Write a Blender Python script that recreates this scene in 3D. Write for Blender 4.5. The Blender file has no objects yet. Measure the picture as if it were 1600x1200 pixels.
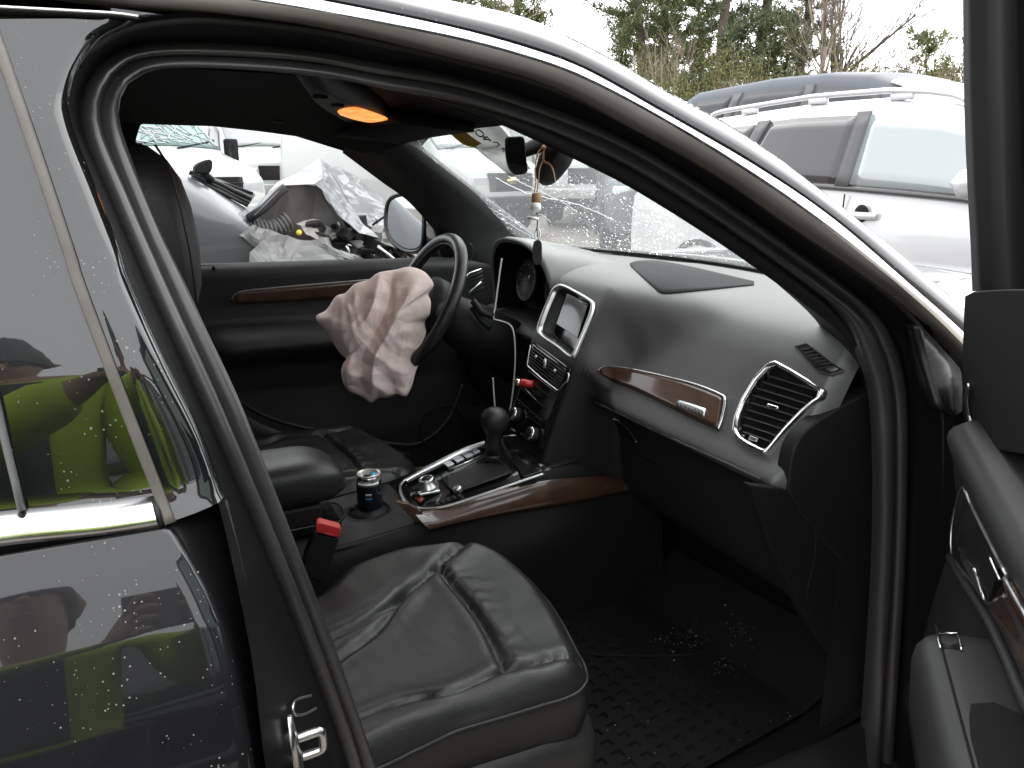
import bpy, bmesh, math, random
import numpy as np
from mathutils import Vector, Matrix, noise
from mathutils.bvhtree import BVHTree

random.seed(7)
rng = np.random.default_rng(7)
sc = bpy.context.scene
COL = sc.collection

# ------------------------------------------------------------------ camera
CAM = np.array([-0.33, -1.58, 1.36])
YAW, PITCH, FPX = math.radians(26), math.radians(-15.3), 1235.0      # focal length in pixels of the 1600 px wide photo
_f = np.array([math.sin(YAW) * math.cos(PITCH), math.cos(YAW) * math.cos(PITCH), math.sin(PITCH)])
_r = np.cross(_f, [0, 0, 1]); _r /= np.linalg.norm(_r)
_u = np.cross(_r, _f)
cam = bpy.data.cameras.new('camera'); camo = bpy.data.objects.new('camera', cam); COL.objects.link(camo)
cam.sensor_fit = 'HORIZONTAL'; cam.sensor_width = 36.0; cam.lens = 36.0 * FPX / 1600.0
cam.clip_start = 0.02; cam.clip_end = 500
camo.matrix_world = Matrix(((_r[0], _u[0], -_f[0], CAM[0]), (_r[1], _u[1], -_f[1], CAM[1]), (_r[2], _u[2], -_f[2], CAM[2]), (0, 0, 0, 1)))
sc.camera = camo

# ------------------------------------------------------------------ overcast daylight
SUN_EL, SUN_AZ = math.radians(58), math.radians(60)
w = bpy.data.worlds.new('World'); sc.world = w; w.use_nodes = True
wn = w.node_tree; wn.nodes.clear()
sky = wn.nodes.new('ShaderNodeTexSky'); sky.sky_type = 'NISHITA'; sky.sun_disc = False
sky.sun_elevation = SUN_EL; sky.sun_rotation = SUN_AZ; sky.air_density = 1.0; sky.dust_density = 3.0; sky.ozone_density = 1.0
hs = wn.nodes.new('ShaderNodeHueSaturation'); hs.inputs['Saturation'].default_value = 0.10      # cloud cover: nearly no blue left
cl = wn.nodes.new('ShaderNodeMix'); cl.data_type = 'RGBA'; cl.inputs[0].default_value = 0.65      # even cloud layer
cl.inputs[7].default_value = (10.0, 10.15, 10.4, 1)
bg = wn.nodes.new('ShaderNodeBackground'); bg.inputs[1].default_value = 0.12
wo = wn.nodes.new('ShaderNodeOutputWorld')
wn.links.new(sky.outputs[0], hs.inputs['Color']); wn.links.new(hs.outputs[0], cl.inputs[6]); wn.links.new(cl.outputs[2], bg.inputs[0]); wn.links.new(bg.outputs[0], wo.inputs[0])
sl = bpy.data.lights.new('sun', 'SUN'); sl.energy = 0.6; sl.angle = math.radians(90); sl.color = (1, 0.97, 0.93)
so = bpy.data.objects.new('sun', sl); COL.objects.link(so)
sd = Vector((math.sin(SUN_AZ) * math.cos(SUN_EL), math.cos(SUN_AZ) * math.cos(SUN_EL), math.sin(SUN_EL)))
so.location = (0, 0, 30); so.rotation_euler = sd.to_track_quat('Z', 'Y').to_euler()
sc.view_settings.view_transform = 'Standard'; sc.view_settings.look = 'None'
sc.view_settings.exposure = 1.75; sc.view_settings.gamma = 1.0; sc.view_settings.use_curve_mapping = False
cy = sc.cycles
cy.use_denoising = True; cy.max_bounces = 10; cy.diffuse_bounces = 4; cy.glossy_bounces = 5; cy.transparent_max_bounces = 24
cy.transmission_bounces = 6; cy.caustics_reflective = False; cy.caustics_refractive = False; cy.sample_clamp_indirect = 6.0

# ------------------------------------------------------------------ pixels to rays
def ray(u, v):
    d = _f + _r * ((u - 800) / FPX) - _u * ((v - 600) / FPX)
    return d / np.linalg.norm(d)
def on(u, v, X=None, Y=None, Z=None):
    d = ray(u, v)
    t = (X - CAM[0]) / d[0] if X is not None else (Y - CAM[1]) / d[1] if Y is not None else (Z - CAM[2]) / d[2]
    return CAM + d * t
def on_f(u, v, fY):                       # where the ray meets the surface Y = fY(X, Z)
    y = -0.8 if fY(0, 1.2) < 0 else 0.7
    for _ in range(30):
        p = on(u, v, Y=y); y = 0.5 * y + 0.5 * fY(p[0], p[2])
    return on(u, v, Y=y)
def cast(u, v, bvh, off=0.0):
    d = Vector(ray(u, v)); h = bvh.ray_cast(Vector(CAM), d)
    if h[0] is None: return None
    n = h[1] if h[1].dot(d) < 0 else -h[1]
    return np.array(h[0] + n * off)
def spline(pts, n, closed=False):         # Catmull-Rom through the points, resampled evenly
    P = np.array(pts, float); m = len(P)
    if closed: Q = np.vstack([P[-1], P, P[0], P[1]]); seg = m
    else: Q = np.vstack([2 * P[0] - P[1], P, 2 * P[-1] - P[-2]]); seg = m - 1
    out = []
    for i in range(seg):
        a, b, c, d = Q[i:i + 4]
        for t in np.linspace(0, 1, 16, endpoint=False):
            out.append(0.5 * (2 * b + (c - a) * t + (2 * a - 5 * b + 4 * c - d) * t * t + (3 * b - a - 3 * c + d) * t ** 3))
    out.append(P[0] if closed else P[-1]); out = np.array(out)
    return even(out, n, closed)
def even(P, n, closed=False):
    P = np.array(P, float)
    s = np.r_[0, np.cumsum(np.linalg.norm(np.diff(P, axis=0), axis=1))]
    q = np.linspace(0, s[-1], n + 1)[:-1] if closed else np.linspace(0, s[-1], n)
    return np.stack([np.interp(q, s, P[:, k]) for k in range(P.shape[1])], 1)

# ------------------------------------------------------------------ objects
def obj(name, V, F, m=None, parent=None, smooth=True, solid=0.0, bevel=0.0, sub=0, soff=-1.0, seg=2):
    me = bpy.data.meshes.new(name); me.from_pydata([tuple(map(float, p)) for p in V], [], [tuple(int(i) for i in f) for f in F]); me.update()
    return link(name, me, m, parent, smooth, solid, bevel, sub, soff, seg)
def link(name, me, m=None, parent=None, smooth=True, solid=0.0, bevel=0.0, sub=0, soff=-1.0, seg=2):
    if smooth: me.polygons.foreach_set('use_smooth', [True] * len(me.polygons))
    o = bpy.data.objects.new(name, me); COL.objects.link(o)
    if m is not None: me.materials.append(m)
    if parent is not None: o.parent = parent
    if solid: md = o.modifiers.new('s', 'SOLIDIFY'); md.thickness = solid; md.offset = soff
    if bevel: md = o.modifiers.new('b', 'BEVEL'); md.width = bevel; md.segments = seg; md.limit_method = 'ANGLE'; md.angle_limit = math.radians(40)
    if sub: md = o.modifiers.new('d', 'SUBSURF'); md.levels = sub; md.render_levels = sub
    if smooth and bevel: md = o.modifiers.new('w', 'WEIGHTED_NORMAL')
    return o
def tag(o, label, cat, group=None, kind=None):
    o['label'] = label; o['category'] = cat
    if group: o['group'] = group
    if kind: o['kind'] = kind
    return o
def empty(name, loc=(0, 0, 0), rz=0.0, parent=None):
    o = bpy.data.objects.new(name, None); COL.objects.link(o); o.location = loc; o.rotation_euler = (0, 0, rz); o.empty_display_size = 0.1
    if parent is not None: o.parent = parent
    return o
def thing(name, label, cat, loc=(0, 0, 0), rz=0.0, group=None):
    return tag(empty(name, loc, rz), label, cat, group)
def gridf(n, m, closed_m=False, closed_n=False):
    F = []
    for i in range(n - (0 if closed_n else 1)):
        for j in range(m - (0 if closed_m else 1)):
            a, b = i * m + j, i * m + (j + 1) % m
            c, d = ((i + 1) % n) * m + (j + 1) % m, ((i + 1) % n) * m + j
            F.append((a, b, c, d))
    return F
def loft(name, rows, m=None, parent=None, closed=False, caps=False, flip=False, **k):
    R = [np.array(r, float) for r in rows]; n, c = len(R), len(R[0])
    V = np.vstack(R); F = gridf(n, c, closed)
    if caps: F.append(tuple(range(c))[::-1]); F.append(tuple(range((n - 1) * c, n * c)))
    if flip: F = [f[::-1] for f in F]
    return obj(name, V, F, m, parent, **k)
def frames(P, closed=False, upv=(0, 0, 1)):
    P = np.array(P, float); n = len(P)
    T = np.array([(P[(i + 1) % n] - P[i - 1]) if closed else (P[min(i + 1, n - 1)] - P[max(i - 1, 0)]) for i in range(n)])
    T /= np.maximum(np.linalg.norm(T, axis=1)[:, None], 1e-9)
    A = np.zeros_like(P); u0 = np.array(upv, float)
    if abs(T[0] @ u0) > 0.95: u0 = np.array([1.0, 0, 0])
    a = u0 - T[0] * (u0 @ T[0]); a /= np.linalg.norm(a)
    for i in range(n):
        a = a - T[i] * (a @ T[i]); a /= max(np.linalg.norm(a), 1e-9); A[i] = a
    return T, A, np.cross(T, A)
def tube_data(P, r, k=10, closed=False, flat=1.0, upv=(0, 0, 1)):
    P = np.array(P, float); n = len(P); rr = np.full(n, r) if np.isscalar(r) else np.array(r, float)
    T, A, B = frames(P, closed, upv); a = np.linspace(0, 2 * math.pi, k, endpoint=False)
    V = np.vstack([P[i] + rr[i] * (np.outer(np.cos(a), A[i]) * flat + np.outer(np.sin(a), B[i])) for i in range(n)])
    F = gridf(n, k, True, closed)
    if not closed: F += [tuple(range(k))[::-1], tuple(range((n - 1) * k, n * k))]
    return V, F
def tube(name, P, r, m=None, parent=None, k=10, closed=False, flat=1.0, upv=(0, 0, 1), **kw):
    V, F = tube_data(P, r, k, closed, flat, upv); return obj(name, V, F, m, parent, **kw)
def join(*vf):
    V, F, b = [], [], 0
    for v, f in vf:
        v = np.array(v, float); V.append(v); F += [tuple(int(i) + b for i in q) for q in f]; b += len(v)
    return np.vstack(V), F
def box_data(c, s, R=None):
    h = np.array(s, float) / 2
    V = np.array([[x, y, z] for x in (-1, 1) for y in (-1, 1) for z in (-1, 1)], float) * h
    if R is not None: V = V @ np.array(R).T
    F = [(0, 1, 3, 2), (4, 6, 7, 5), (0, 4, 5, 1), (2, 3, 7, 6), (0, 2, 6, 4), (1, 5, 7, 3)]
    return V + np.array(c, float), F
def box(name, c, s, m=None, parent=None, R=None, bevel=0.004, **k):
    V, F = box_data(c, s, R); return obj(name, V, F, m, parent, bevel=bevel, **k)
def prism(name, poly, d, m=None, parent=None, bevel=0.0, **k):      # polygon pushed along d
    P = np.array(poly, float); n = len(P); V = np.vstack([P, P + np.array(d, float)])
    F = [tuple(range(n)), tuple(range(2 * n - 1, n - 1, -1))] + [(i, i + n, (i + 1) % n + n, (i + 1) % n) for i in range(n)]
    F = [f[::-1] for f in F]
    return obj(name, V, F, m, parent, bevel=bevel, **k)
def lathe_data(prof, c, axis=(0, 0, 1), k=24):
    ax = np.array(axis, float); ax /= np.linalg.norm(ax)
    a = np.cross(ax, [1, 0, 0] if abs(ax[0]) < 0.8 else [0, 1, 0]); a /= np.linalg.norm(a); b = np.cross(ax, a)
    t = np.linspace(0, 2 * math.pi, k, endpoint=False)
    V = np.vstack([np.array(c, float) + ax * h + r * (np.outer(np.cos(t), a) + np.outer(np.sin(t), b)) for r, h in prof])
    F = gridf(len(prof), k, True); n = len(prof)
    F += [tuple(range(k))[::-1], tuple(range((n - 1) * k, n * k))]
    return V, F
def lathe(name, prof, c, axis=(0, 0, 1), m=None, parent=None, k=24, **kw):
    V, F = lathe_data(prof, c, axis, k); return obj(name, V, F, m, parent, **kw)
def bvh_of(*objs):
    dg = bpy.context.evaluated_depsgraph_get(); V, F, b = [], [], 0
    for o in objs:
        e = o.evaluated_get(dg); me = e.to_mesh(); mw = o.matrix_world
        V += [mw @ v.co for v in me.vertices]; F += [tuple(i + b for i in p.vertices) for p in me.polygons]; b = len(V); e.to_mesh_clear()
    return BVHTree.FromPolygons(V, F)
def patch_pts(top, bot, n, m, bvh, off, fallback=None):
    A, B = spline(top, n), spline(bot, n); rows = []
    for j in range(m):
        t = j / (m - 1); row = []
        for q in A * (1 - t) + B * t:
            p = cast(q[0], q[1], bvh, off)
            if p is None: p = rows[-1][len(row)] if rows else (row[-1] if row else np.zeros(3))
            row.append(p)
        rows.append(row)
    return rows
def patch(name, top, bot, bvh, m=None, parent=None, n=24, k=6, off=0.002, solid=0.004, **kw):
    return loft(name, patch_pts(top, bot, n, k, bvh, off), m, parent, solid=solid, soff=0.0, **kw)
def outline(px, bvh, off, n, closed=True):
    out = []
    for q in spline(px, n, closed):
        p = cast(q[0], q[1], bvh, off)
        if p is not None: out.append(p)
    return out
def fbm(p, s, o=4): return noise.fractal(Vector(p) * s, 0.6, 2.0, o)

def to_px(p):
    q = np.array(p) - CAM; z = q @ _f
    return 800 + FPX * (q @ _r) / z, 600 - FPX * (q @ _u) / z
def inside(u, v, poly):
    c = False; n = len(poly); j = n - 1
    for i in range(n):
        if (poly[i][1] > v) != (poly[j][1] > v) and u < (poly[j][0] - poly[i][0]) * (v - poly[i][1]) / (poly[j][1] - poly[i][1]) + poly[i][0]: c = not c
        j = i
    return c
def cut(o, polys, test=lambda p: True):      # open a shell where an outline lies on it
    bm = bmesh.new(); bm.from_mesh(o.data); dead = []
    for f in bm.faces:
        p = f.calc_center_median()
        if test(p) and any(inside(*to_px(p), q) for q in polys): dead.append(f)
    bmesh.ops.delete(bm, geom=dead, context='FACES'); bm.to_mesh(o.data); bm.free(); o.data.update()

# ------------------------------------------------------------------ materials
def mat(name, col=(0.5, 0.5, 0.5), rough=0.5, metal=0.0, spec=0.5, coat=0.0, coat_r=0.05, var=0.0, vs=8.0, bump=0.0, bs=200.0, bdet=3, rvar=0.0, sheen=0.0, aniso=None, dist=0.002):
    m = bpy.data.materials.new(name); m.use_nodes = True; nt = m.node_tree; p = nt.nodes['Principled BSDF']
    p.inputs['Base Color'].default_value = (*col, 1); p.inputs['Roughness'].default_value = rough; p.inputs['Metallic'].default_value = metal
    p.inputs['Specular IOR Level'].default_value = spec; p.inputs['Coat Weight'].default_value = coat; p.inputs['Coat Roughness'].default_value = coat_r
    p.inputs['Sheen Weight'].default_value = sheen
    tc = nt.nodes.new('ShaderNodeTexCoord')
    if var or rvar:
        n = nt.nodes.new('ShaderNodeTexNoise'); n.inputs['Scale'].default_value = vs; n.inputs['Detail'].default_value = 6; nt.links.new(tc.outputs['Object'], n.inputs['Vector'])
        if var:
            mx = nt.nodes.new('ShaderNodeMix'); mx.data_type = 'RGBA'
            mx.inputs[6].default_value = (*[c * (1 - var) for c in col], 1); mx.inputs[7].default_value = (*[min(1, c * (1 + var)) for c in col], 1)
            nt.links.new(n.outputs['Fac'], mx.inputs[0]); nt.links.new(mx.outputs[2], p.inputs['Base Color'])
        if rvar:
            mr = nt.nodes.new('ShaderNodeMapRange'); mr.inputs[1].default_value = 0.3; mr.inputs[2].default_value = 0.7
            mr.inputs[3].default_value = max(0, rough - rvar); mr.inputs[4].default_value = min(1, rough + rvar)
            nt.links.new(n.outputs['Fac'], mr.inputs[0]); nt.links.new(mr.outputs[0], p.inputs['Roughness'])
    if bump:
        b = nt.nodes.new('ShaderNodeTexNoise'); b.inputs['Scale'].default_value = bs; b.inputs['Detail'].default_value = bdet; nt.links.new(tc.outputs['Object'], b.inputs['Vector'])
        bn = nt.nodes.new('ShaderNodeBump'); bn.inputs['Strength'].default_value = bump; bn.inputs['Distance'].default_value = dist
        nt.links.new(b.outputs['Fac'], bn.inputs['Height']); nt.links.new(bn.outputs[0], p.inputs['Normal'])
    return m
def glass(name, tint=(0.9, 0.95, 0.93), refl=0.08, clear=0.9, speck=0.0, sscale=60.0):
    # thin pane: mostly clear, mirror-like at grazing angles, with droplets or dust as pale specks
    m = bpy.data.materials.new(name); m.use_nodes = True; nt = m.node_tree; nt.nodes.clear(); L = nt.links
    out = nt.nodes.new('ShaderNodeOutputMaterial'); tr = nt.nodes.new('ShaderNodeBsdfTransparent'); tr.inputs[0].default_value = (*[c * clear for c in tint], 1)
    gl = nt.nodes.new('ShaderNodeBsdfGlossy'); gl.inputs['Roughness'].default_value = 0.02
    fr = nt.nodes.new('ShaderNodeFresnel'); fr.inputs[0].default_value = 1.5
    mx = nt.nodes.new('ShaderNodeMixShader'); L.new(fr.outputs[0], mx.inputs[0]); L.new(tr.outputs[0], mx.inputs[1]); L.new(gl.outputs[0], mx.inputs[2])
    last = mx
    if speck:
        tc = nt.nodes.new('ShaderNodeTexCoord'); mp = nt.nodes.new('ShaderNodeMapping'); L.new(tc.outputs['Object'], mp.inputs[0]); mp.inputs['Scale'].default_value = (0.55, 1.0, 0.55)
        vo = nt.nodes.new('ShaderNodeTexVoronoi'); vo.inputs['Scale'].default_value = sscale; L.new(mp.outputs[0], vo.inputs['Vector'])
        v2 = nt.nodes.new('ShaderNodeTexVoronoi'); v2.inputs['Scale'].default_value = sscale * 2.3; L.new(mp.outputs[0], v2.inputs['Vector'])
        def lt(nd, t):
            q = nt.nodes.new('ShaderNodeMath'); q.operation = 'LESS_THAN'; q.inputs[1].default_value = t; L.new(nd.outputs['Distance'], q.inputs[0]); return q
        # droplets of uneven size: the threshold follows a noise
        nz = nt.nodes.new('ShaderNodeTexNoise'); nz.inputs['Scale'].default_value = 3.0; nz.inputs['Detail'].default_value = 8; L.new(tc.outputs['Object'], nz.inputs['Vector'])
        mr = nt.nodes.new('ShaderNodeMapRange'); mr.inputs[1].default_value = 0.38; mr.inputs[2].default_value = 0.68; mr.inputs[3].default_value = 0.05; mr.inputs[4].default_value = 0.27; L.new(nz.outputs['Fac'], mr.inputs[0])
        q1 = nt.nodes.new('ShaderNodeMath'); q1.operation = 'LESS_THAN'; L.new(vo.outputs['Distance'], q1.inputs[0]); L.new(mr.outputs[0], q1.inputs[1])
        q2 = nt.nodes.new('ShaderNodeMath'); q2.operation = 'LESS_THAN'; L.new(v2.outputs['Distance'], q2.inputs[0]); L.new(mr.outputs[0], q2.inputs[1])
        ad = nt.nodes.new('ShaderNodeMath'); ad.operation = 'MAXIMUM'; L.new(q1.outputs[0], ad.inputs[0]); L.new(q2.outputs[0], ad.inputs[1])
        ml = nt.nodes.new('ShaderNodeMath'); ml.operation = 'MULTIPLY_ADD'; ml.inputs[1].default_value = speck; ml.inputs[2].default_value = speck * 0.10; L.new(ad.outputs[0], ml.inputs[0])
        df = nt.nodes.new('ShaderNodeBsdfTranslucent'); df.inputs[0].default_value = (0.9, 0.93, 0.94, 1)
        m2 = nt.nodes.new('ShaderNodeMixShader'); L.new(ml.outputs[0], m2.inputs[0]); L.new(mx.outputs[0], m2.inputs[1]); L.new(df.outputs[0], m2.inputs[2]); last = m2
    L.new(last.outputs[0], out.inputs[0]); return m
def wood_mat(name, dark=(0.028, 0.012, 0.006), light=(0.085, 0.036, 0.018)):
    m = bpy.data.materials.new(name); m.use_nodes = True; nt = m.node_tree; p = nt.nodes['Principled BSDF']; L = nt.links
    tc = nt.nodes.new('ShaderNodeTexCoord'); mp = nt.nodes.new('ShaderNodeMapping'); mp.inputs['Scale'].default_value = (1.0, 0.8, 2.2); L.new(tc.outputs['Object'], mp.inputs[0])
    n = nt.nodes.new('ShaderNodeTexNoise'); n.inputs['Scale'].default_value = 14; n.inputs['Detail'].default_value = 9; n.inputs['Distortion'].default_value = 1.6; L.new(mp.outputs[0], n.inputs['Vector'])
    r = nt.nodes.new('ShaderNodeValToRGB'); r.color_ramp.elements[0].position = 0.3; r.color_ramp.elements[0].color = (*dark, 1); r.color_ramp.elements[1].position = 0.72; r.color_ramp.elements[1].color = (*light, 1)
    L.new(n.outputs['Fac'], r.inputs[0]); L.new(r.outputs[0], p.inputs['Base Color']); p.inputs['Roughness'].default_value = 0.45
    p.inputs['Coat Weight'].default_value = 0.9; p.inputs['Coat Roughness'].default_value = 0.08
    return m
M = {}
def shade_zone_mat(name, c0, c1, r0, r1, s0, s1):        # one plastic, shade painted into its colour where attribute 'zone' rises
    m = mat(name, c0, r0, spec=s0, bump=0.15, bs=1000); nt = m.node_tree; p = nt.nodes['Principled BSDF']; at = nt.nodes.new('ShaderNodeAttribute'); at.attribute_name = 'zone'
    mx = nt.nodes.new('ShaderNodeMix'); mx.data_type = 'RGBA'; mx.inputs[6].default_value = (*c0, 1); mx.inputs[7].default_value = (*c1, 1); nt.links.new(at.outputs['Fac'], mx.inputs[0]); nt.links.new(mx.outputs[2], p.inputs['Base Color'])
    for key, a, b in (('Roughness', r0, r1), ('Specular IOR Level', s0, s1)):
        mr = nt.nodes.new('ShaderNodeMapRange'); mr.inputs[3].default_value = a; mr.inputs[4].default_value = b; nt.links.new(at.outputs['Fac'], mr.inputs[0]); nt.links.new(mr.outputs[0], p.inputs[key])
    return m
M['dashshade'] = shade_zone_mat('dash_plastic_painted_shade', (0.066, 0.067, 0.066), (0.010, 0.010, 0.0105), 0.50, 0.6, 1.0, 0.3)  # second tone is the same dash plastic with footwell shade put into its colour
M['plastic'] = mat('black_grained_plastic', (0.024, 0.024, 0.0245), 0.5, spec=0.45, bump=0.12, bs=900, rvar=0.05, vs=5)
M['dash'] = mat('dash_soft_plastic', (0.066, 0.067, 0.065), 0.40, spec=0.95, bump=0.15, bs=1000, rvar=0.06, vs=4, var=0.06)
M['dark'] = mat('dark_plastic', (0.010, 0.010, 0.0105), 0.6, spec=0.28, bump=0.1, bs=700)
M['black'] = mat('flat_black', (0.006, 0.006, 0.006), 0.75, spec=0.25)
M['gloss'] = mat('gloss_black', (0.008, 0.008, 0.009), 0.12, spec=0.5, rvar=0.05, vs=20)
M['leather'] = mat('black_leather', (0.015, 0.015, 0.0155), 0.43, spec=0.55, bump=0.32, bs=420, rvar=0.08, vs=9, var=0.12)
M['headcloth'] = mat('headrest_leather', (0.018, 0.015, 0.016), 0.5, spec=0.45, bump=0.25, bs=500, rvar=0.05)
M['liner'] = mat('black_headliner', (0.01, 0.01, 0.0105), 0.9, spec=0.2, bump=0.2, bs=600)
M['seal'] = mat('grey_rubber_seal', (0.034, 0.032, 0.033), 0.34, spec=0.9, rvar=0.08, vs=12, var=0.12)
M['rubber'] = mat('black_rubber', (0.012, 0.012, 0.012), 0.65, spec=0.4)
M['jamb'] = mat('black_painted_jamb', (0.006, 0.006, 0.0065), 0.3, spec=0.22)
M['chrome'] = mat('brushed_aluminium', (0.86, 0.86, 0.87), 0.2, 1.0, rvar=0.08, vs=30)
M['satin'] = mat('satin_silver', (0.62, 0.63, 0.64), 0.34, 1.0, rvar=0.06, vs=40)
M['beige'] = mat('anodised_trim_return', (0.22, 0.20, 0.18), 0.45, 0.6, rvar=0.08, vs=14)
M['wood'] = wood_mat('walnut_veneer')
M['carpet'] = mat('black_carpet', (0.010, 0.010, 0.010), 0.95, spec=0.1, var=0.35, vs=160, bump=0.6, bs=900, dist=0.004)
M['steel'] = mat('bare_steel', (0.72, 0.71, 0.7), 0.28, 1.0, rvar=0.08, vs=60)
def car_paint(name, col, rough=0.3, dirt=0.5, fleck=0.0):
    m = bpy.data.materials.new(name); m.use_nodes = True; nt = m.node_tree; p = nt.nodes['Principled BSDF']; L = nt.links
    tc = nt.nodes.new('ShaderNodeTexCoord')
    vo = nt.nodes.new('ShaderNodeTexVoronoi'); vo.inputs['Scale'].default_value = 190; L.new(tc.outputs['Object'], vo.inputs['Vector'])
    nz = nt.nodes.new('ShaderNodeTexNoise'); nz.inputs['Scale'].default_value = 30; nz.inputs['Detail'].default_value = 5; L.new(tc.outputs['Object'], nz.inputs['Vector'])
    mr = nt.nodes.new('ShaderNodeMapRange'); mr.inputs[1].default_value = 0.42; mr.inputs[2].default_value = 0.72; mr.inputs[3].default_value = 0.0; mr.inputs[4].default_value = 0.22; L.new(nz.outputs['Fac'], mr.inputs[0])
    lt = nt.nodes.new('ShaderNodeMath'); lt.operation = 'LESS_THAN'; L.new(vo.outputs['Distance'], lt.inputs[0]); L.new(mr.outputs[0], lt.inputs[1])
    ml = nt.nodes.new('ShaderNodeMath'); ml.operation = 'MULTIPLY'; ml.inputs[1].default_value = dirt; L.new(lt.outputs[0], ml.inputs[0])
    mx = nt.nodes.new('ShaderNodeMix'); mx.data_type = 'RGBA'; mx.inputs[6].default_value = (*col, 1); mx.inputs[7].default_value = (0.42, 0.41, 0.4, 1); L.new(ml.outputs[0], mx.inputs[0]); L.new(mx.outputs[2], p.inputs['Base Color'])
    p.inputs['Roughness'].default_value = rough; p.inputs['Coat Weight'].default_value = 1.0; p.inputs['Coat Roughness'].default_value = 0.02; p.inputs['Specular IOR Level'].default_value = 0.15
    cr = nt.nodes.new('ShaderNodeMath'); cr.operation = 'MULTIPLY_ADD'; cr.inputs[1].default_value = 0.5; cr.inputs[2].default_value = 0.015; L.new(ml.outputs[0], cr.inputs[0]); L.new(cr.outputs[0], p.inputs['Coat Roughness'])
    bn = nt.nodes.new('ShaderNodeBump'); bn.inputs['Strength'].default_value = 0.25; bn.inputs['Distance'].default_value = 0.001; L.new(ml.outputs[0], bn.inputs['Height']); L.new(bn.outputs[0], p.inputs['Coat Normal'])
    return m
M['paint'] = car_paint('black_metallic_paint', (0.009, 0.009, 0.011), 0.35, 0.55)
# ================================================================== the black SUV: shell
car = thing('black_suv', 'black SUV with open front passenger door, black leather seats and deployed airbag', 'car')
def tap(X): return 0.10 * max(0.0, min(1.0, (X - 0.15) / 0.85)) ** 1.3
_oz = [0.2, 0.45, 0.7, 0.82, 0.88, 0.93, 0.99, 1.04, 1.085, 1.10, 1.2, 1.3, 1.4, 1.5, 1.56, 1.7]
_oy = [-0.955, -0.978, -0.985, -0.982, -0.975, -0.962, -0.940, -0.914, -0.885, -0.880, -0.861, -0.831, -0.792, -0.743, -0.708, -0.63]
def Yo(X, Z): return float(np.interp(Z, _oz, _oy)) + tap(X)
_sz = [0.2, 0.95, 1.1, 1.2, 1.3, 1.4, 1.46, 1.52, 1.6]
_sy = [-0.805, -0.80, -0.785, -0.76, -0.727, -0.688, -0.66, -0.635, -0.61]
def Ys(X, Z): return float(np.interp(Z, _sz, _sy)) + tap(X) * 0.7
def Ysi(X, Z): return Ys(X, Z) + 0.025
def lift(px, fY, d=0.0): return np.array([on_f(u, v, lambda X, Z: fY(X, Z) + d) for u, v in px])
def contour(secs, counts): return np.vstack([spline(s, c)[(1 if i else 0):] for i, (s, c) in enumerate(zip(secs, counts))])
CN = (44, 70, 26)
SIN = contour([[(600, 1250), (576, 1189), (524, 1035), (482, 922), (428, 780), (374, 640), (322, 530), (280, 440), (258, 400), (217, 300), (184, 205), (180, 167), (193, 133)],
               [(193, 133), (227, 109), (283, 99), (400, 105), (500, 116), (580, 130), (700, 163), (776, 192), (891, 246), (984, 293), (1096, 362), (1190, 426), (1302, 511), (1340, 565)],
               [(1340, 565), (1362, 615), (1368, 700), (1368, 840), (1360, 1000), (1345, 1200), (1335, 1270)]], CN)
SOUT = contour([[(555, 1250), (530, 1155), (474, 1005), (434, 905), (390, 800), (317, 632), (230, 440), (213, 400), (170, 300), (130, 205), (128, 150), (150, 107)],
                [(150, 107), (190, 78), (260, 66), (400, 70), (500, 80), (580, 96), (700, 116), (790, 142), (930, 194), (1020, 239), (1145, 319), (1301, 430), (1372, 490), (1405, 545)],
                [(1405, 545), (1418, 605), (1421, 700), (1416, 900), (1403, 1100), (1393, 1270)]], CN)
EOUT = contour([[(425, 1250), (412, 1180), (398, 1060), (378, 950), (342, 790), (304, 682), (247, 567), (190, 440), (177, 397), (140, 300), (107, 217), (93, 167), (97, 138), (112, 98), (133, 67)],
                [(133, 67), (190, 37), (250, 24), (333, 20), (500, 39), (700, 83), (869, 130), (1015, 204), (1145, 279), (1270, 367), (1395, 455), (1450, 505)],
                [(1450, 505), (1482, 590), (1494, 700), (1490, 900), (1480, 1100), (1470, 1270)]], CN)
NC = len(SIN)
# inner edge of the rubber: on the windshield pillar a smooth trim strip lies between it and the glass
wA = np.zeros(NC); i0, i1 = CN[0] + 22, CN[0] + CN[1] - 6
for i in range(NC): wA[i] = 0.40 * np.clip((i - i0) / 12, 0, 1) * np.clip((i1 + 6 - i) / 8, 0, 1)
SMID = SIN * (1 - wA[:, None]) + SOUT * wA[:, None]
P_in, P_mid, P_out = lift(SIN, Ysi, 0.02), lift(SMID, Ysi), lift(SOUT, Ys)
P_E = lift(EOUT, Yo, 0.012)
def seal_rows(A, B, prof):
    T = np.gradient(A, axis=0); W = B - A; N = np.cross(T, W); N /= np.linalg.norm(N, axis=1)[:, None]
    s = np.sign(((CAM - A) * N).sum(1)); N = N * s[:, None]
    return [A + W * t + N * h for t, h in prof]
prof = [(0.0, -0.012), (0.02, 0.002), (0.10, 0.010), (0.25, 0.0155), (0.40, 0.0145), (0.50, 0.009), (0.535, 0.003), (0.555, 0.0015), (0.58, 0.004), (0.66, 0.009), (0.78, 0.0105), (0.90, 0.007), (0.97, 0.001), (1.0, -0.008)]
loft('door_opening_seal', seal_rows(P_mid, P_out, prof), M['seal'], car)
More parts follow.
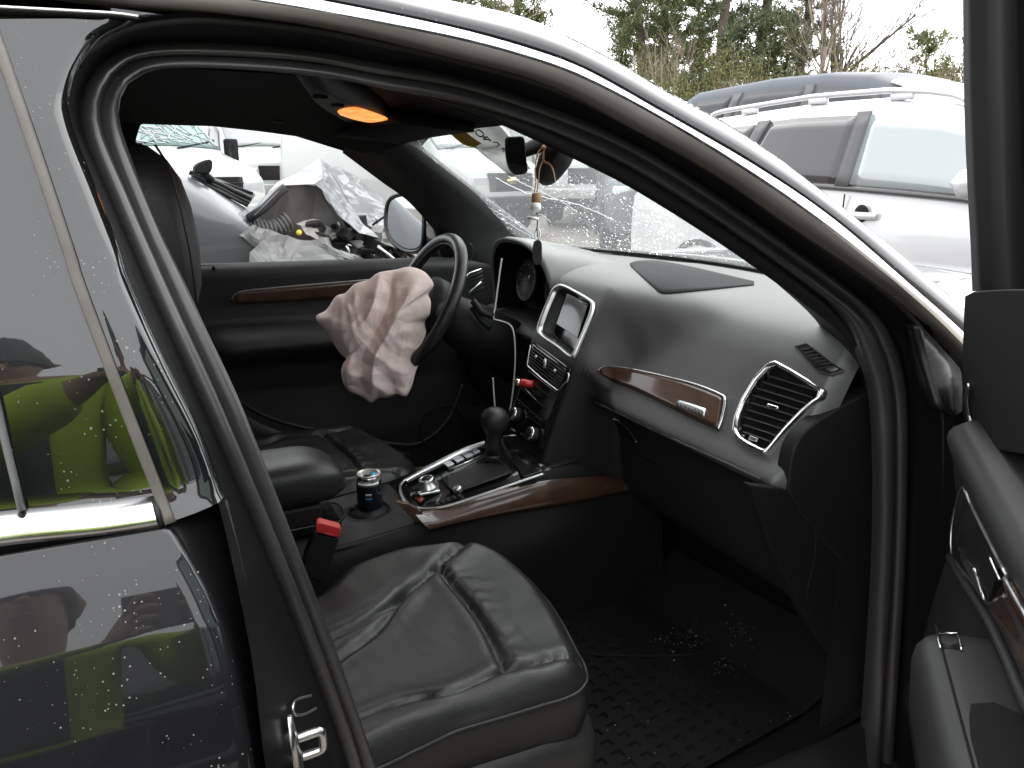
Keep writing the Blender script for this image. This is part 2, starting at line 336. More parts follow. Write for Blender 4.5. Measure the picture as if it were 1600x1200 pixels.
# trim behind the seal: runs from the glass edge outwards and turns into the cabin
P_in2 = P_in + np.array([0.0, 0.10, 0.0]); cen = P_in.mean(0)
out_dir = P_in - cen; out_dir[:, 1] = 0; out_dir /= np.linalg.norm(out_dir, axis=1)[:, None]
loft('door_opening_trim', [P_mid + out_dir * 0.012 + [0, 0.012, 0], P_mid * 0.5 + P_in * 0.5 - [0, 0.010, 0], P_in, P_in + out_dir * 0.02 + [0, 0.035, 0], P_in2 + out_dir * 0.055], M['dark'], car)
# painted jamb between rubber and outer skin
k1 = P_out * 0.75 + P_E * 0.25; k2 = P_out * 0.35 + P_E * 0.65
jamb = loft('door_jamb', [P_out + [0, 0.03, 0], P_out, k1 + [0, 0.010, 0], k1 * 0.5 + k2 * 0.5 + [0, 0.012, 0], k2 + [0, 0.004, 0], P_E], M['jamb'], car)
# secondary lip of rubber on the jamb under the roof strip
rub = P_out * 0.25 + P_E * 0.75
tube('jamb_lip', rub[CN[0] - 2:CN[0] + CN[1] + 8] - [0, 0.004, 0], 0.0045, M['rubber'], car, k=8)
# roof strip: return face, bright strip, painted roof frame
LL = [(-90, -32), (123, -4), (200, 6), (333, 17), (500, 38), (700, 82), (869, 129), (1015, 203), (1145, 278), (1270, 366), (1395, 454), (1470, 520), (1530, 575)]
LT = [(-90, -75), (150, -38), (360, -5), (500, 18), (700, 57), (825, 90), (912, 122), (1020, 178), (1145, 253), (1270, 338), (1423, 460), (1503, 535), (1560, 595)]
CT = [(-90, -98), (150, -58), (360, -24), (500, 0), (700, 41), (825, 75), (912, 107), (1015, 163), (1176, 256), (1301, 341), (1429, 450), (1503, 516), (1565, 575)]
PT = [(-90, -150), (150, -110), (360, -75), (500, -46), (700, 0), (829, 31), (953, 90), (1049, 146), (1150, 202), (1262, 281), (1375, 371), (1437, 422), (1505, 478), (1570, 532)]
n_ = 90
pLL, pLT, pCT, pPT = lift(spline(LL, n_), Yo, 0.004), lift(spline(LT, n_), Yo, -0.008), lift(spline(CT, n_), Yo, -0.002), lift(spline(PT, n_), Yo, 0.028)
ext = lambda P: np.vstack([P[0] + [-1.55, 0.03, -0.10], P[0] + [-0.9, 0.012, -0.035], P[0] + [-0.4, 0.003, -0.006], P])      # the strip runs on over the rear door
pLL, pLT, pCT, pPT = ext(pLL), ext(pLT), ext(pCT), ext(pPT)
loft('roof_strip_return', [pLL + [0, 0.03, 0.0], pLL, pLL * 0.5 + pLT * 0.5 - [0, 0.002, 0], pLT], M['beige'], car)
loft('roof_trim_strip', [pLT - [0, 0, 0.001], pLT * 0.8 + pCT * 0.2 - [0, 0.0045, 0], pLT * 0.4 + pCT * 0.6 - [0, 0.004, 0], pCT], M['chrome'], car)
mid = lambda t, b: pCT * (1 - t) + pPT * t - np.array([0, b, 0])
loft('windshield_pillar', [pCT + [0, 0.02, 0], pCT + [0, 0.006, -0.001], mid(0.15, 0.003), mid(0.45, 0.009), mid(0.75, 0.008), pPT, pPT + [0.0, 0.03, 0.006], pPT + [0.012, 0.075, -0.012], pPT + [0.0, 0.10, -0.05]], M['paint'], car)
# roof panel and headliner
def roofz(x, y, d=0.0):
    zc = np.interp(x, [-2.3, -1.5, -0.6, 0.0, 0.25, 0.46], [1.50, 1.60, 1.645, 1.615, 1.575, 1.505]); return zc - 0.085 * (abs(y) / 0.64) ** 2.4 - d
xs = np.linspace(-2.3, 0.46, 26); ys = np.linspace(-0.655, 0.655, 21)
loft('roof', [[(x - 0.0 * y, y * (1 - 0.08 * max(0, x)), roofz(x, y)) for y in ys] for x in xs], M['paint'], car, solid=0.012)
def linz(x, y): return np.interp(x, [-2.3, -0.5, 0.0, 0.25, 0.42], [1.46, 1.52, 1.515, 1.49, 1.447]) - 0.05 * (abs(y) / 0.6) ** 3
liner = loft('headliner', [[(x - 0.11 * (y / 0.62) ** 2 * max(0, min(1, (x + 0.6))), y, linz(x, y)) for y in np.linspace(-0.62, 0.62, 21)] for x in np.linspace(-2.2, 0.43, 24)], M['liner'], car)
# ---------------------------------------------------------------- rear door
rear = empty('rear_door', (0, 0, 0), 0, car)
TL = [(-16, 30), (0, 75), (55, 235), (110, 400), (122, 440), (192, 625), (266, 815)]
TR = [(198, 30), (150, 52), (126, 76), (105, 112), (95, 150), (94, 172), (107, 217), (140, 300), (177, 397), (190, 440), (247, 567), (304, 682), (342, 785)]
nT = 60; pTL, pTR = lift(spline(TL, nT), Yo), lift(spline(TR, nT), Yo, 0.001)
loft('pillar_cover', [pTL, pTL * 0.75 + pTR * 0.25 - [0, 0.002, 0], pTL * 0.5 + pTR * 0.5 - [0, 0.0028, 0], pTL * 0.2 + pTR * 0.8 - [0, 0.002, 0], pTR, pTR + [0.006, 0.012, 0], pTR + [0.004, 0.04, 0]], None, rear)
tube('window_frame_line', pTL - [0, 0.004, 0], 0.005, mat('grey_window_rubber', (0.10, 0.092, 0.08), 0.5, spec=0.4, var=0.3, vs=25), rear, k=8, flat=0.6)
gl_rows = []
for dx in (0.0, -0.12, -0.25, -0.4, -0.55, -0.72): gl_rows.append([(p[0] + dx, Yo(0, p[2]) + 0.006 + 0.03 * (dx / 0.7) ** 2, p[2]) for p in pTL])
M['tint'] = car_paint('tinted_window_glass', (0.006, 0.007, 0.0075), 0.2, 0.35); M['tint'].node_tree.nodes['Principled BSDF'].inputs['Coat IOR'].default_value = 1.68
rear.children[0].data.materials.append(M['tint'])
loft('window_glass', gl_rows, M['tint'], rear)
# guide rail dividing the rear window
tube('window_guide_rail', lift([(-25, 560), (-8, 620), (8, 690), (24, 755), (34, 797)], Yo, -0.002), 0.006, mat('grey_guide_rail', (0.12, 0.12, 0.12), 0.45, spec=0.5), rear, k=8, flat=0.5)
# header frame of the rear door
HU, HD = [(-120, 4), (0, 11), (110, 17), (180, 21), (216, 26)], [(-120, 40), (0, 45), (93, 46), (140, 50), (200, 32)]
loft('window_frame', [ext(P) for P in (lift(spline(HU, 24), Yo, -0.004), lift(spline(HU, 24) + [0, 5], Yo, -0.006), lift(spline(HU, 24) * 0.8 + spline(HD, 24) * 0.2 + [0, 4], Yo, 0.006), lift(spline(HD, 24), Yo, 0.004))], M['jamb'], rear)
tube('frame_edge', lift(spline(HU, 30), Yo, -0.006), 0.0016, M['satin'], rear, k=6)
# bright belt strip
ct, cb = [(-420, 853), (-200, 828), (0, 804), (150, 790), (236, 779)], [(-420, 908), (-200, 880), (0, 849), (150, 833), (247, 819)]
ct, cb = lift(spline(ct, 40), Yo), lift(spline(cb, 40), Yo)
ext2 = lambda P: np.vstack([P[0] + [-0.55, 0.02, 0.012], P]); ct, cb = ext2(ct), ext2(cb)
loft('belt_strip', [ct + [0, 0.008, 0], ct - [0, 0.004, 0], ct * 0.7 + cb * 0.3 - [0, 0.009, 0], ct * 0.35 + cb * 0.65 - [0, 0.0095, 0], cb - [0, 0.006, 0], cb + [0, 0.008, -0.001]], M['chrome'], rear, caps=False)
prism('belt_strip_end', [ct[-1] - [0, 0.004, 0], ct[-1] * 0.6 + cb[-1] * 0.4 - [0, 0.0085, 0], cb[-1] - [0, 0.006, 0], cb[-1] + [0, 0.008, 0], ct[-1] + [0, 0.008, 0]], (0.004, 0, 0), M['rubber'], rear)
E2 = [(262, 822), (276, 836), (317, 909), (338, 955), (358, 1012), (376, 1090), (394, 1194), (404, 1300)]
pE2 = lift(spline(E2, 60), Yo)
skin = []
for dx in (0.0, -0.006, -0.02, -0.1, -0.2, -0.35, -0.55, -0.8, -1.1): skin.append([(p[0] + dx, Yo(0, p[2]) + (0.004 if dx == 0 else 0.0) + 0.03 * (dx / 1.0) ** 2, p[2]) for p in pE2])
low = [[(p[-1][0], p[-1][1], z) for z in (0.7, 0.5)] for p in skin]
skin = [list(s) + [(s[-1][0], s[-1][1] + 0.01, 0.62), (s[-1][0], s[-1][1] + 0.03, 0.45)] for s in skin]
loft('door_skin', skin, M['paint'], rear, solid=0.002)
E1L = [(342, 785), (362, 868), (380, 955), (394, 1040), (406, 1130), (414, 1200), (424, 1300)]
top_l = [(266, 818), (280, 840), (317, 909), (338, 955), (358, 1012), (376, 1090), (394, 1194), (404, 1300)]
a_, b_ = lift(spline(top_l, 40), Yo, 0.004), lift(spline(E1L, 40), Yo, 0.045)
loft('door_edge', [a_, a_ * 0.8 + b_ * 0.2, a_ * 0.75 + b_ * 0.25 + [0, 0.004, 0], a_ * 0.3 + b_ * 0.7, b_, b_ + [0.0, 0.05, 0]], M['jamb'], rear)
tube('door_edge_rubber', b_ + [0.004, 0.002, 0], 0.004, M['rubber'], rear, k=6)
# rear bulkhead of the near side so that no light leaks past the pillar
loft('pillar_inner_wall', [[(-0.36, -0.74, z), (-0.36, -0.60, z)] for z in (0.3, 0.9, 1.25)], M['dark'], car)
foot = [(1436, 508), (1452, 522), (1476, 548), (1502, 578), (1506, 640), (1490, 652), (1474, 640), (1462, 600), (1448, 556)]
prism('pillar_foot_panel', lift(even(np.vstack([foot, foot[:1]]), 40, True), Yo, 0.004), (0, 0.03, 0), M['jamb'], car)
# ---------------------------------------------------------------- striker and body bracket on the pillar
st = empty('door_striker', (0, 0, 0), 0, car)
jb = bvh_of(jamb)
def jp(u, v, off=0.0):
    p = cast(u, v, jb, off)
    return p if p is not None else on_f(u, v, Ys)
pl = [(440, 1124), (448, 1122), (462, 1180), (470, 1225), (455, 1235), (446, 1180)]
prism('striker_plate', [jp(*q, 0.006) for q in pl][::-1], (0, 0.005, 0), M['steel'], st)
lp = [(452, 1150), (459, 1155), (496, 1143), (502, 1147), (504, 1166), (499, 1173), (463, 1185), (452, 1182)]
base = np.mean([jp(*q) for q in lp], 0)
tube('striker_loop', [on(u, v, Y=base[1] - 0.012) for u, v in spline(lp, 40, True)], 0.0048, M['steel'], st, k=8, closed=True)
tube('pillar_clip', [jp(*q, 0.004) for q in spline([(480, 1088), (457, 1095), (451, 1106), (455, 1118), (470, 1117), (488, 1108)], 24)], 0.0016, M['satin'], st, k=6)
# ---------------------------------------------------------------- hood, fender, lower body so that the car is whole
def hoodz(x, y): return np.interp(x, [0.9, 1.1, 1.5, 2.0, 2.25, 2.33], [1.10, 1.108, 1.108, 1.055, 0.96, 0.82]) - 0.06 * (abs(y) / 0.85) ** 3
loft('hood', [[(x - 0.16 * (y / 0.8) ** 2 + 0.02, y * (1 - 0.03 * max(0, x - 1.2)), hoodz(x, y)) for y in np.linspace(-0.80, 0.80, 25)] for x in np.linspace(1.13, 2.33, 24)], M['paint'], car, solid=0.01)
for sgn in (-1, 1):
    rows = []
    for x in np.linspace(0.90 if sgn < 0 else 0.86, 2.3, 22):
        e = -0.83 + 0.02 * max(0, x - 1); ww = 0.925 - 0.05 * max(0, x - 1.6)
        zt = hoodz(x + 0.14, 0.83) + 0.004
        arch = 0.72 * math.sqrt(max(0, 1 - ((x - 1.42) / 0.40) ** 2)) if abs(x - 1.42) < 0.40 else 0.30
        rows.append([(x, sgn * 0.80, zt + 0.004), (x, sgn * 0.84, zt - 0.012), (x, sgn * 0.885, zt - 0.045), (x, sgn * ww, zt - 0.12), (x, sgn * (ww + 0.005), 0.8), (x, sgn * ww, max(arch, 0.30))])
    loft('fender', rows, M['paint'], car, solid=0.004)
    wh = empty('wheel', (0, 0, 0), 0, car)
    for xx in (1.42,):
        lathe('tyre', [(0.22, -0.11), (0.33, -0.11), (0.365, -0.07), (0.365, 0.07), (0.33, 0.11), (0.22, 0.11)], (xx, sgn * 0.80, 0.365), (0, 1, 0), M['rubber'], wh, 36)
        lathe('rim', [(0.05, sgn * 0.06), (0.2, sgn * 0.05), (0.23, sgn * 0.10), (0.23, -sgn * 0.09)], (xx, sgn * 0.80, 0.365), (0, 1, 0), M['satin'], wh, 36)
loft('front_bumper', [[(2.28 + 0.1 * (1 - (y / 0.86) ** 2), y, z) for y in np.linspace(-0.86, 0.86, 15)] for z in (0.25, 0.5, 0.75)], M['paint'], car, solid=0.01)
loft('firewall', [[(1.05, y, z) for y in (-0.78, 0, 0.78)] for z in (0.25, 0.7, 1.06)], M['black'], car)
# far side of the shell: driver door skin, rear side and tail
loft('far_body_side', [[(x, 0.92, z) for x in np.linspace(-2.2, 0.86, 12)] for z in (0.3, 0.7, 1.04)] + [[(x, 0.885, 1.075) for x in np.linspace(-2.2, 0.86, 12)]], M['paint'], car, solid=0.004)
for sgn in (-1, 1):
    loft('rear_quarter', [[(x, sgn * y, z) for x in np.linspace(-2.25, -1.28, 6)] for z, y in ((0.3, 0.90), (0.9, 0.925), (1.07, 0.90), (1.3, 0.82), (1.56, 0.64))], M['paint'], car, solid=0.006)
loft('tailgate', [[(x, y, z) for y in (-0.86, -0.4, 0.4, 0.86)] for x, z in ((-2.32, 0.4), (-2.34, 0.9), (-2.28, 1.1), (-2.1, 1.52))], M['paint'], car, solid=0.01)
loft('far_rear_window', [[(x, y, z) for x in np.linspace(-1.3, -0.30, 6)] for z, y in ((1.07, 0.885), (1.3, 0.82), (1.56, 0.66))], M['tint'], car)
# ================================================================== cabin
def on_plane(u, v, p0, n):
    d = ray(u, v); p0 = np.array(p0, float); n = np.array(n, float)
    return CAM + d * (((p0 - CAM) @ n) / (d @ n))
# ---------------------------------------------------------------- windshield
def wxb(y): return 1.075 - 0.26 * (y / 0.75) ** 2
def wxh(y): return 0.425 - 0.10 * (y / 0.56) ** 2
def ws(s, t):            # s across (-1 passenger .. 1 driver), t from header (0) to base (1)
    hw = 0.575 + (0.745 - 0.575) * t; y = s * hw
    x = wxh(y * 0.56 / hw * 1.0 if hw else 0) * (1 - t) + wxb(y) * t
    z = 1.465 - 0.02 * s * s + (1.112 - 1.465 + 0.02 * s * s) * t + 0.03 * math.sin(math.pi * t) * (1 - 0.3 * s * s)
    return np.array([x, y, z])
M['windshield'] = glass('wet_windshield_glass', (0.93, 0.97, 0.95), clear=0.97, speck=0.62, sscale=95.0)
wsh = empty('windshield', (0, 0, 0), 0, car)
pane = loft('windshield_pane', [[ws(s, t) for s in np.linspace(-1, 1, 41)] for t in np.linspace(0, 1, 25)], M['windshield'], wsh)
wb = bvh_of(pane)
_wn = np.cross(ws(0.4, 0.1) - ws(0.2, 0.1), ws(0.3, 0.3) - ws(0.3, 0.1)); _wn /= np.linalg.norm(_wn); _wn *= np.sign((CAM - ws(0.3, 0.1)) @ _wn)
def wcast(u, v, off=0.0):
    p = cast(u, v, wb, off)
    return p if p is not None else on_plane(u, v, ws(0.2, 0.08) + _wn * off, _wn)
tube('lower_rubber', [ws(s, 0.995) + [-0.004, 0, 0.006] for s in np.linspace(-0.98, 0.98, 50)], 0.007, M['rubber'], wsh, k=8)
for s in (-1, 1): tube('side_rubber', [ws(s * 0.985, t) - [0.003, 0, 0.003] for t in np.linspace(0, 1, 30)], 0.0055, M['rubber'], wsh, k=8)
crk = mat('glass_crack_edge', (0.9, 0.93, 0.94), 0.3, spec=0.8)
def crack(px, r=0.0009):
    q = spline(px, 60); P = []
    for i, (u, v) in enumerate(q):
        p = cast(u + 1.6 * noise.noise(Vector((i * 0.35, px[0][0], 0))), v + 1.6 * noise.noise(Vector((i * 0.35, 7, px[0][1]))), wb, 0.001)
        if p is not None: P.append(p)
    if len(P) > 3: tube('glass_crack', P, r, crk, wsh, k=5)
crack([(672, 248), (720, 290), (760, 325), (800, 352), (846, 378)])
crack([(775, 278), (815, 298), (850, 308), (905, 320), (960, 344)], 0.0012)
crack([(795, 276), (840, 297), (880, 316), (900, 330)])
crack([(846, 378), (830, 350), (845, 335), (862, 352), (850, 372)])
crack([(640, 205), (690, 262), (742, 312), (775, 335)], 0.0007)
crack([(846, 376), (800, 344), (775, 330), (752, 318)], 0.0007)
# paper notice with a yellow band and hand-drawn marks, stuck on the glass
stk = empty('windshield_notice', (0, 0, 0), 0, car)
paper = mat('wet_paper_notice', (0.50, 0.48, 0.42), 0.6, var=0.15, vs=20)
paper.node_tree.nodes['Principled BSDF'].inputs['Alpha'].default_value = 0.8
yel = mat('yellow_tape', (0.55, 0.38, 0.03), 0.5, var=0.25, vs=40)
patch('paper_sheet', [(668, 180), (730, 182), (800, 190)], [(752, 240), (790, 262), (812, 282)], wb, paper, stk, 10, 10, -0.002, 0.0003) if False else None
rowA, rowB = spline([(684, 186), (716, 207), (755, 240), (800, 275)], 16), spline([(770, 186), (786, 200), (806, 225), (830, 262)], 16)
rws = []
for t in np.linspace(0, 1, 8):
    rws.append([wcast(*(a * (1 - t) + b * t), 0.003) for a, b in zip(rowA, rowB)])
loft('paper_sheet', rws, paper, stk)
rowA, rowB = spline([(683, 186), (700, 202), (722, 221), (741, 228)], 12), spline([(706, 186), (722, 198), (740, 212), (754, 221)], 12)
loft('yellow_band', [[wcast(*(a * (1 - t) + b * t), 0.005) for a, b in zip(rowA, rowB)] for t in np.linspace(0, 1, 5)], yel, stk)
inkm = mat('black_marker_ink', (0.02, 0.02, 0.02), 0.6)
for st_ in ([(727, 196), (731, 192), (736, 194), (741, 199)], [(744, 203), (748, 199), (754, 202), (757, 207), (752, 210), (746, 206), (744, 203)], [(754, 208), (760, 212)],
            [(756, 214), (762, 210), (767, 217)], [(758, 214), (768, 215)], [(772, 219), (778, 219), (781, 223), (777, 226)], [(785, 228), (789, 229), (788, 233)]):
    P = [p for p in (wcast(u, v, 0.006) for u, v in spline(st_, 14)) if p is not None]
    tube('marker_stroke', P, 0.0016, inkm, stk, k=5)
# ---------------------------------------------------------------- driver side: pillar trim, window frame, door
_lz = [0.3, 1.0, 1.09, 1.2, 1.3, 1.46, 1.6]; _ly = [0.71, 0.72, 0.735, 0.72, 0.695, 0.63, 0.55]
def Yl(X, Z): return float(np.interp(Z, _lz, _ly))
WO = [(213, 216), (219, 196), (232, 188), (345, 192), (440, 206), (540, 237), (600, 264), (640, 288), (668, 312), (684, 345), (697, 385), (704, 409), (560, 411), (430, 413), (310, 414), (240, 414), (215, 400), (208, 300)]
wo_ = even(np.vstack([WO, WO[:1]]), 120, True); W3 = lift(wo_, Yl)
cW = W3.mean(0); od = W3 - cW; od[:, 1] = 0; od /= np.linalg.norm(od, axis=1)[:, None]
ringB = W3 + od * 0.02; ringC = W3 + od * (0.03 + 0.27 * (1 - np.clip((od[:, 0] + 0.1) / 0.5, 0, 1)))[:, None]
for r_ in (ringB, ringC):
    for p in r_: p[1] = Yl(p[0], p[2]) - 0.004 + (0.05 if p[2] < 1.085 else 0.0)
ringC[:, 2] = np.minimum(ringC[:, 2], 1.53)
V = np.vstack([W3 + od * 0.012 + [0, 0.07, 0], W3, ringB, ringC]); nW = len(W3)
F = [(i * nW + j, i * nW + (j + 1) % nW, (i + 1) * nW + (j + 1) % nW, (i + 1) * nW + j) for i in range(3) for j in range(nW)]
obj('driver_side_frame', V, F, M['liner'], car)
M['sideglass'] = glass('side_window_glass', (0.97, 0.985, 0.98), clear=0.97)
gW = W3 + od * 0.05; gV = np.array([(p[0], Yl(p[0], p[2]) + 0.055, p[2]) for p in gW])
dd = empty('driver_door', (0, 0, 0), 0, car)
loft('door_glass', [[(x, Yl(x, z) + 0.055, z) for x in np.linspace(-0.36, 0.75, 12)] for z in np.linspace(1.02, 1.52, 9)], M['sideglass'], dd)
# windshield pillar trim on the driver side
WE = [(585, 186), (612, 199), (700, 269), (780, 329), (846, 379), (872, 398)]
YE = [0.53, 0.545, 0.60, 0.655, 0.71, 0.73]
WI = [(540, 220), (600, 266), (645, 300), (690, 352), (722, 398), (748, 430)]
YI = [0.60, 0.645, 0.675, 0.71, 0.725, 0.73]
e1, e2 = spline(WE, 30), spline(WI, 30)
y1 = np.interp(np.linspace(0, 1, 30), np.linspace(0, 1, 6), YE); y2 = np.interp(np.linspace(0, 1, 30), np.linspace(0, 1, 6), YI)
A_, B_ = np.array([on(*q, Y=y) for q, y in zip(e1, y1)]), np.array([on(*q, Y=y) for q, y in zip(e2, y2)])
loft('driver_pillar_trim', [A_ + [0.03, 0.03, 0], A_, A_ * 0.75 + B_ * 0.25 - [0.012, 0.012, 0], A_ * 0.5 + B_ * 0.5 - [0.016, 0.016, 0], A_ * 0.22 + B_ * 0.78 - [0.01, 0.012, 0], B_, B_ + [0.0, 0.04, -0.03]], M['plastic'], car)
# mirror corner cover and A-post foot, dark
prism('mirror_corner_cover', [on(u, v, Y=0.738) for u, v in [(655, 300), (700, 345), (748, 400), (752, 425), (694, 414), (684, 372), (672, 330)]], (0, 0.02, 0), M['dark'], dd)
# door trim panel
def dpan(x, z):
    y = np.interp(z, [0.40, 0.55, 0.66, 0.72, 0.80, 0.84, 0.865, 0.89, 0.93, 0.97, 1.02, 1.07, 1.085, 1.098], [0.745, 0.735, 0.745, 0.75, 0.735, 0.675, 0.66, 0.675, 0.735, 0.735, 0.725, 0.715, 0.722, 0.74])
    arm = np.clip((x + 0.22) / 0.12, 0, 1) * np.clip((0.56 - x) / 0.1, 0, 1)
    base = np.interp(z, [0.40, 0.55, 0.72, 0.93, 1.02, 1.07, 1.085, 1.098], [0.745, 0.735, 0.75, 0.738, 0.725, 0.715, 0.722, 0.74])
    return base + (y - base) * arm
def belt(x): return -0.022 * (x + 0.15)
zs = np.unique(np.r_[np.linspace(0.40, 1.098, 60)]); xs = np.linspace(-0.34, 0.80, 50)
pan = loft('door_trim_panel', [[(x, dpan(x, z), z + belt(x) * (z - 0.4) / 0.7 + 0.010) for x in xs] for z in zs], M['plastic'], dd)
pb = bvh_of(pan)
patch('wood_strip', [(364, 464), (375, 456), (440, 449), (560, 439), (660, 431)], [(366, 472), (385, 473), (440, 471), (560, 463), (660, 456)], pb, M['wood'], dd, 30, 5, 0.003, 0.004)
tube('wood_strip_edge', outline([(366, 472), (362, 466), (375, 455), (440, 447.5), (560, 437.5), (660, 429)], pb, 0.005, 40, False), 0.0022, M['satin'], dd, k=6)
tube('pocket_edge', outline([(298, 575), (340, 600), (395, 640), (450, 662), (540, 680), (620, 694), (660, 690), (700, 655), (722, 600)], pb, 0.002, 50, False), 0.006, M['plastic'], dd, k=8)
patch('door_pocket', [(285, 600), (340, 618), (395, 655), (450, 677), (540, 695), (640, 706)], [(285, 690), (340, 700), (395, 715), (450, 725), (540, 735), (640, 740)], pb, M['plastic'], dd, 30, 5, 0.008, 0.004)
lathe('lock_knob', [(0.004, 0), (0.005, 0.004), (0.002, 0.012)], cast(334, 421, pb, 0.0), (0, -0.3, 1), M['dark'], dd, 12)
sp_ = cast(690, 668, pb, 0.004)
tube('speaker_ring', [sp_ + 0.075 * np.array([math.cos(a), 0, math.sin(a)]) for a in np.linspace(0, 2 * math.pi, 40, endpoint=False)], 0.003, M['dark'], dd, k=6, closed=True)
# lower lining from the door to the dash so nothing is open
loft('kick_panel', [[(0.62, 0.74, z), (0.78, 0.735, z), (1.06, 0.72, z)] for z in (0.3, 0.7, 1.1)], M['dark'], car)
# grab handle above the driver window
gh = empty('grab_handle', (0, 0, 0), 0, car)
hp = [on(*q, Y=0.52) for q in spline([(309, 152), (318, 165), (345, 169), (385, 174), (418, 182), (440, 186)], 30)]
tube('handle_bar', hp, [0.010] * 4 + [0.0075] * 22 + [0.010] * 4, M['liner'], gh, k=10, flat=0.7)
for q in [(312, 156), (437, 182)]: box('handle_foot', on(*q, Y=0.53), (0.035, 0.03, 0.03), M['dark'], gh, bevel=0.006)
# ---------------------------------------------------------------- outside mirror of the driver
mir = empty('side_mirror', (0, 0, 0), 0, car)
mn = np.array([-0.93, -0.36, 0.05]); mn /= np.linalg.norm(mn); mp0 = np.array([0.55, 0.97, 1.17])
mo = [(606, 322), (612, 310), (630, 304), (655, 304), (661, 315), (661, 360), (658, 385), (645, 392), (628, 388), (610, 372), (604, 350)]
po = np.array([on_plane(u, v, mp0, mn) for u, v in spline(mo, 40, True)]); cc = po.mean(0)
rows = [cc + (po - cc) * s - mn * d for s, d in ((0.95, 0.002), (1.02, -0.008), (1.10, -0.004), (1.13, 0.03), (1.10, 0.09), (0.9, 0.14), (0.4, 0.17))]
loft('mirror_housing', rows, M['gloss'], mir, closed=True, caps=False)
gi = cc + (po - cc) * 0.93 + mn * 0.001
M['mirror'] = mat('mirror_glass', (0.5, 0.52, 0.53), 0.02, 1.0)
obj('mirror_glass', gi, [tuple(range(len(gi)))], M['mirror'], mir, smooth=False)
patch_ = [on_plane(u, v, mp0 + mn * 0.0, mn) for u, v in [(664, 330), (690, 330), (700, 405), (668, 395)]]
loft('mirror_arm', [[cc + [0.06, -0.03, z], cc + [0.02, -0.14, z - 0.04], cc + [0.10, -0.21, z - 0.05]] for z in (-0.07, 0.04)], M['gloss'], mir, solid=0.05)
# ---------------------------------------------------------------- floor and mat
fl = loft('floor_pan', [[(x, y, 0.335 + 0.10 * max(0, (x - 0.75)) * 2.2 ** 1) for y in np.linspace(-0.715, 0.80, 20)] for x in np.linspace(-1.3, 1.05, 30)], M['carpet'], car)
loft('toe_board', [[(x, y, z) for y in np.linspace(-0.70, 0.8, 8)] for x, z in ((0.80, 0.345), (0.90, 0.42), (0.99, 0.55), (1.03, 0.75))], M['carpet'], car)
loft('door_sill', [[(x, y, z) for x in np.linspace(-0.5, 0.95, 8)] for y, z in ((-0.71, 0.333), (-0.728, 0.328), (-0.738, 0.25), (-0.80, 0.24), (-0.88, 0.23), (-0.90, 0.18))], M['dark'], car)
matm = mat('rubber_floor_mat', (0.010, 0.0102, 0.0105), 0.75, spec=0.15, bump=0.25, bs=260, var=0.4, vs=14)
fm = thing('floor_mat', 'black rubber floor mat with rows of small rectangular pockets in the passenger footwell', 'floor mat', (0.5, -0.42, 0.34))
cx_ = np.unique(np.r_[[k * 0.040 + f * 0.040 for k in range(20) for f in (0.0, 0.22, 0.28, 0.72, 0.78)]]); cy_ = np.unique(np.r_[[k * 0.031 + f * 0.031 for k in range(17) for f in (0.0, 0.2, 0.27, 0.73, 0.8)]])
V = []; rot = math.radians(7)
for x in cx_ - 0.40:
    for y in cy_ - 0.26:
        fx, fy = ((x + 0.40) / 0.040) % 1, ((y + 0.26) / 0.031) % 1; i = int((x + 0.40) / 0.040 + 1e-6)
        hole = (0.25 < fx < 0.75) and (0.23 < fy < 0.77) and i < 13
        X, Y = x * math.cos(rot) - y * math.sin(rot), x * math.sin(rot) + y * math.cos(rot)
        V.append((X - 0.02, Y - 0.01, 0.012 - (0.005 if hole else 0.0) + max(0, x - 0.24) ** 1.3 * 0.9))
obj('mat_sheet', V, gridf(len(cx_), len(cy_)), matm, fm, smooth=False)
lip = [on(*q, Z=0.385) for q in spline([(905, 1000), (960, 1004), (1050, 1004), (1110, 996), (1150, 972), (1168, 940), (1172, 900)], 40)]
tube('raised_edge', [np.array(p) - [0.5, -0.42, 0.372] for p in lip], 0.004, matm, fm, k=6)
# crumbs and shards of glass on the mat
shm = mat('glass_crumb', (0.30, 0.31, 0.30), 0.15, spec=0.6); drt = mat('dry_dirt', (0.16, 0.12, 0.08), 0.9)
fmb = bvh_of(fm.children[0])
def crumbs(name, n, centers, m, smin, smax, label, spread):
    V, F = [], []
    for _ in range(n):
        u, v = random.choice(centers); p = cast(u + random.gauss(0, spread[0]), v + random.gauss(0, spread[1]), fmb, 0.001)
        if p is None: continue
        s = random.uniform(smin, smax); b = len(V)
        for k in range(6): V.append(p + np.array([random.uniform(-s, s), random.uniform(-s, s), random.uniform(0, s)]))
        F += [(b, b + 1, b + 2), (b, b + 2, b + 3), (b + 1, b + 4, b + 2), (b + 3, b + 5, b), (b + 2, b + 4, b + 5), (b, b + 5, b + 1)]
    return tag(obj(name, V, F, m, None, smooth=False), label, 'debris', kind='stuff')
bpy.context.view_layer.update(); fmb = bvh_of(fm.children[0])
crumbs('glass_crumbs', 36, [(1000, 1030), (1070, 1010), (1130, 980), (1050, 1080), (960, 1100), (1150, 1150), (1010, 1150)], shm, 0.0008, 0.0026, 'tiny glass crumbs scattered on the rubber floor mat', (55, 40))
crumbs('dry_dirt', 200, [(1070, 1000), (1150, 985), (1155, 995), (1040, 1003), (1230, 1130), (1130, 1040), (1080, 990)], drt, 0.0008, 0.003, 'dry brown dirt caught along the raised edge of the mat', (14, 9))
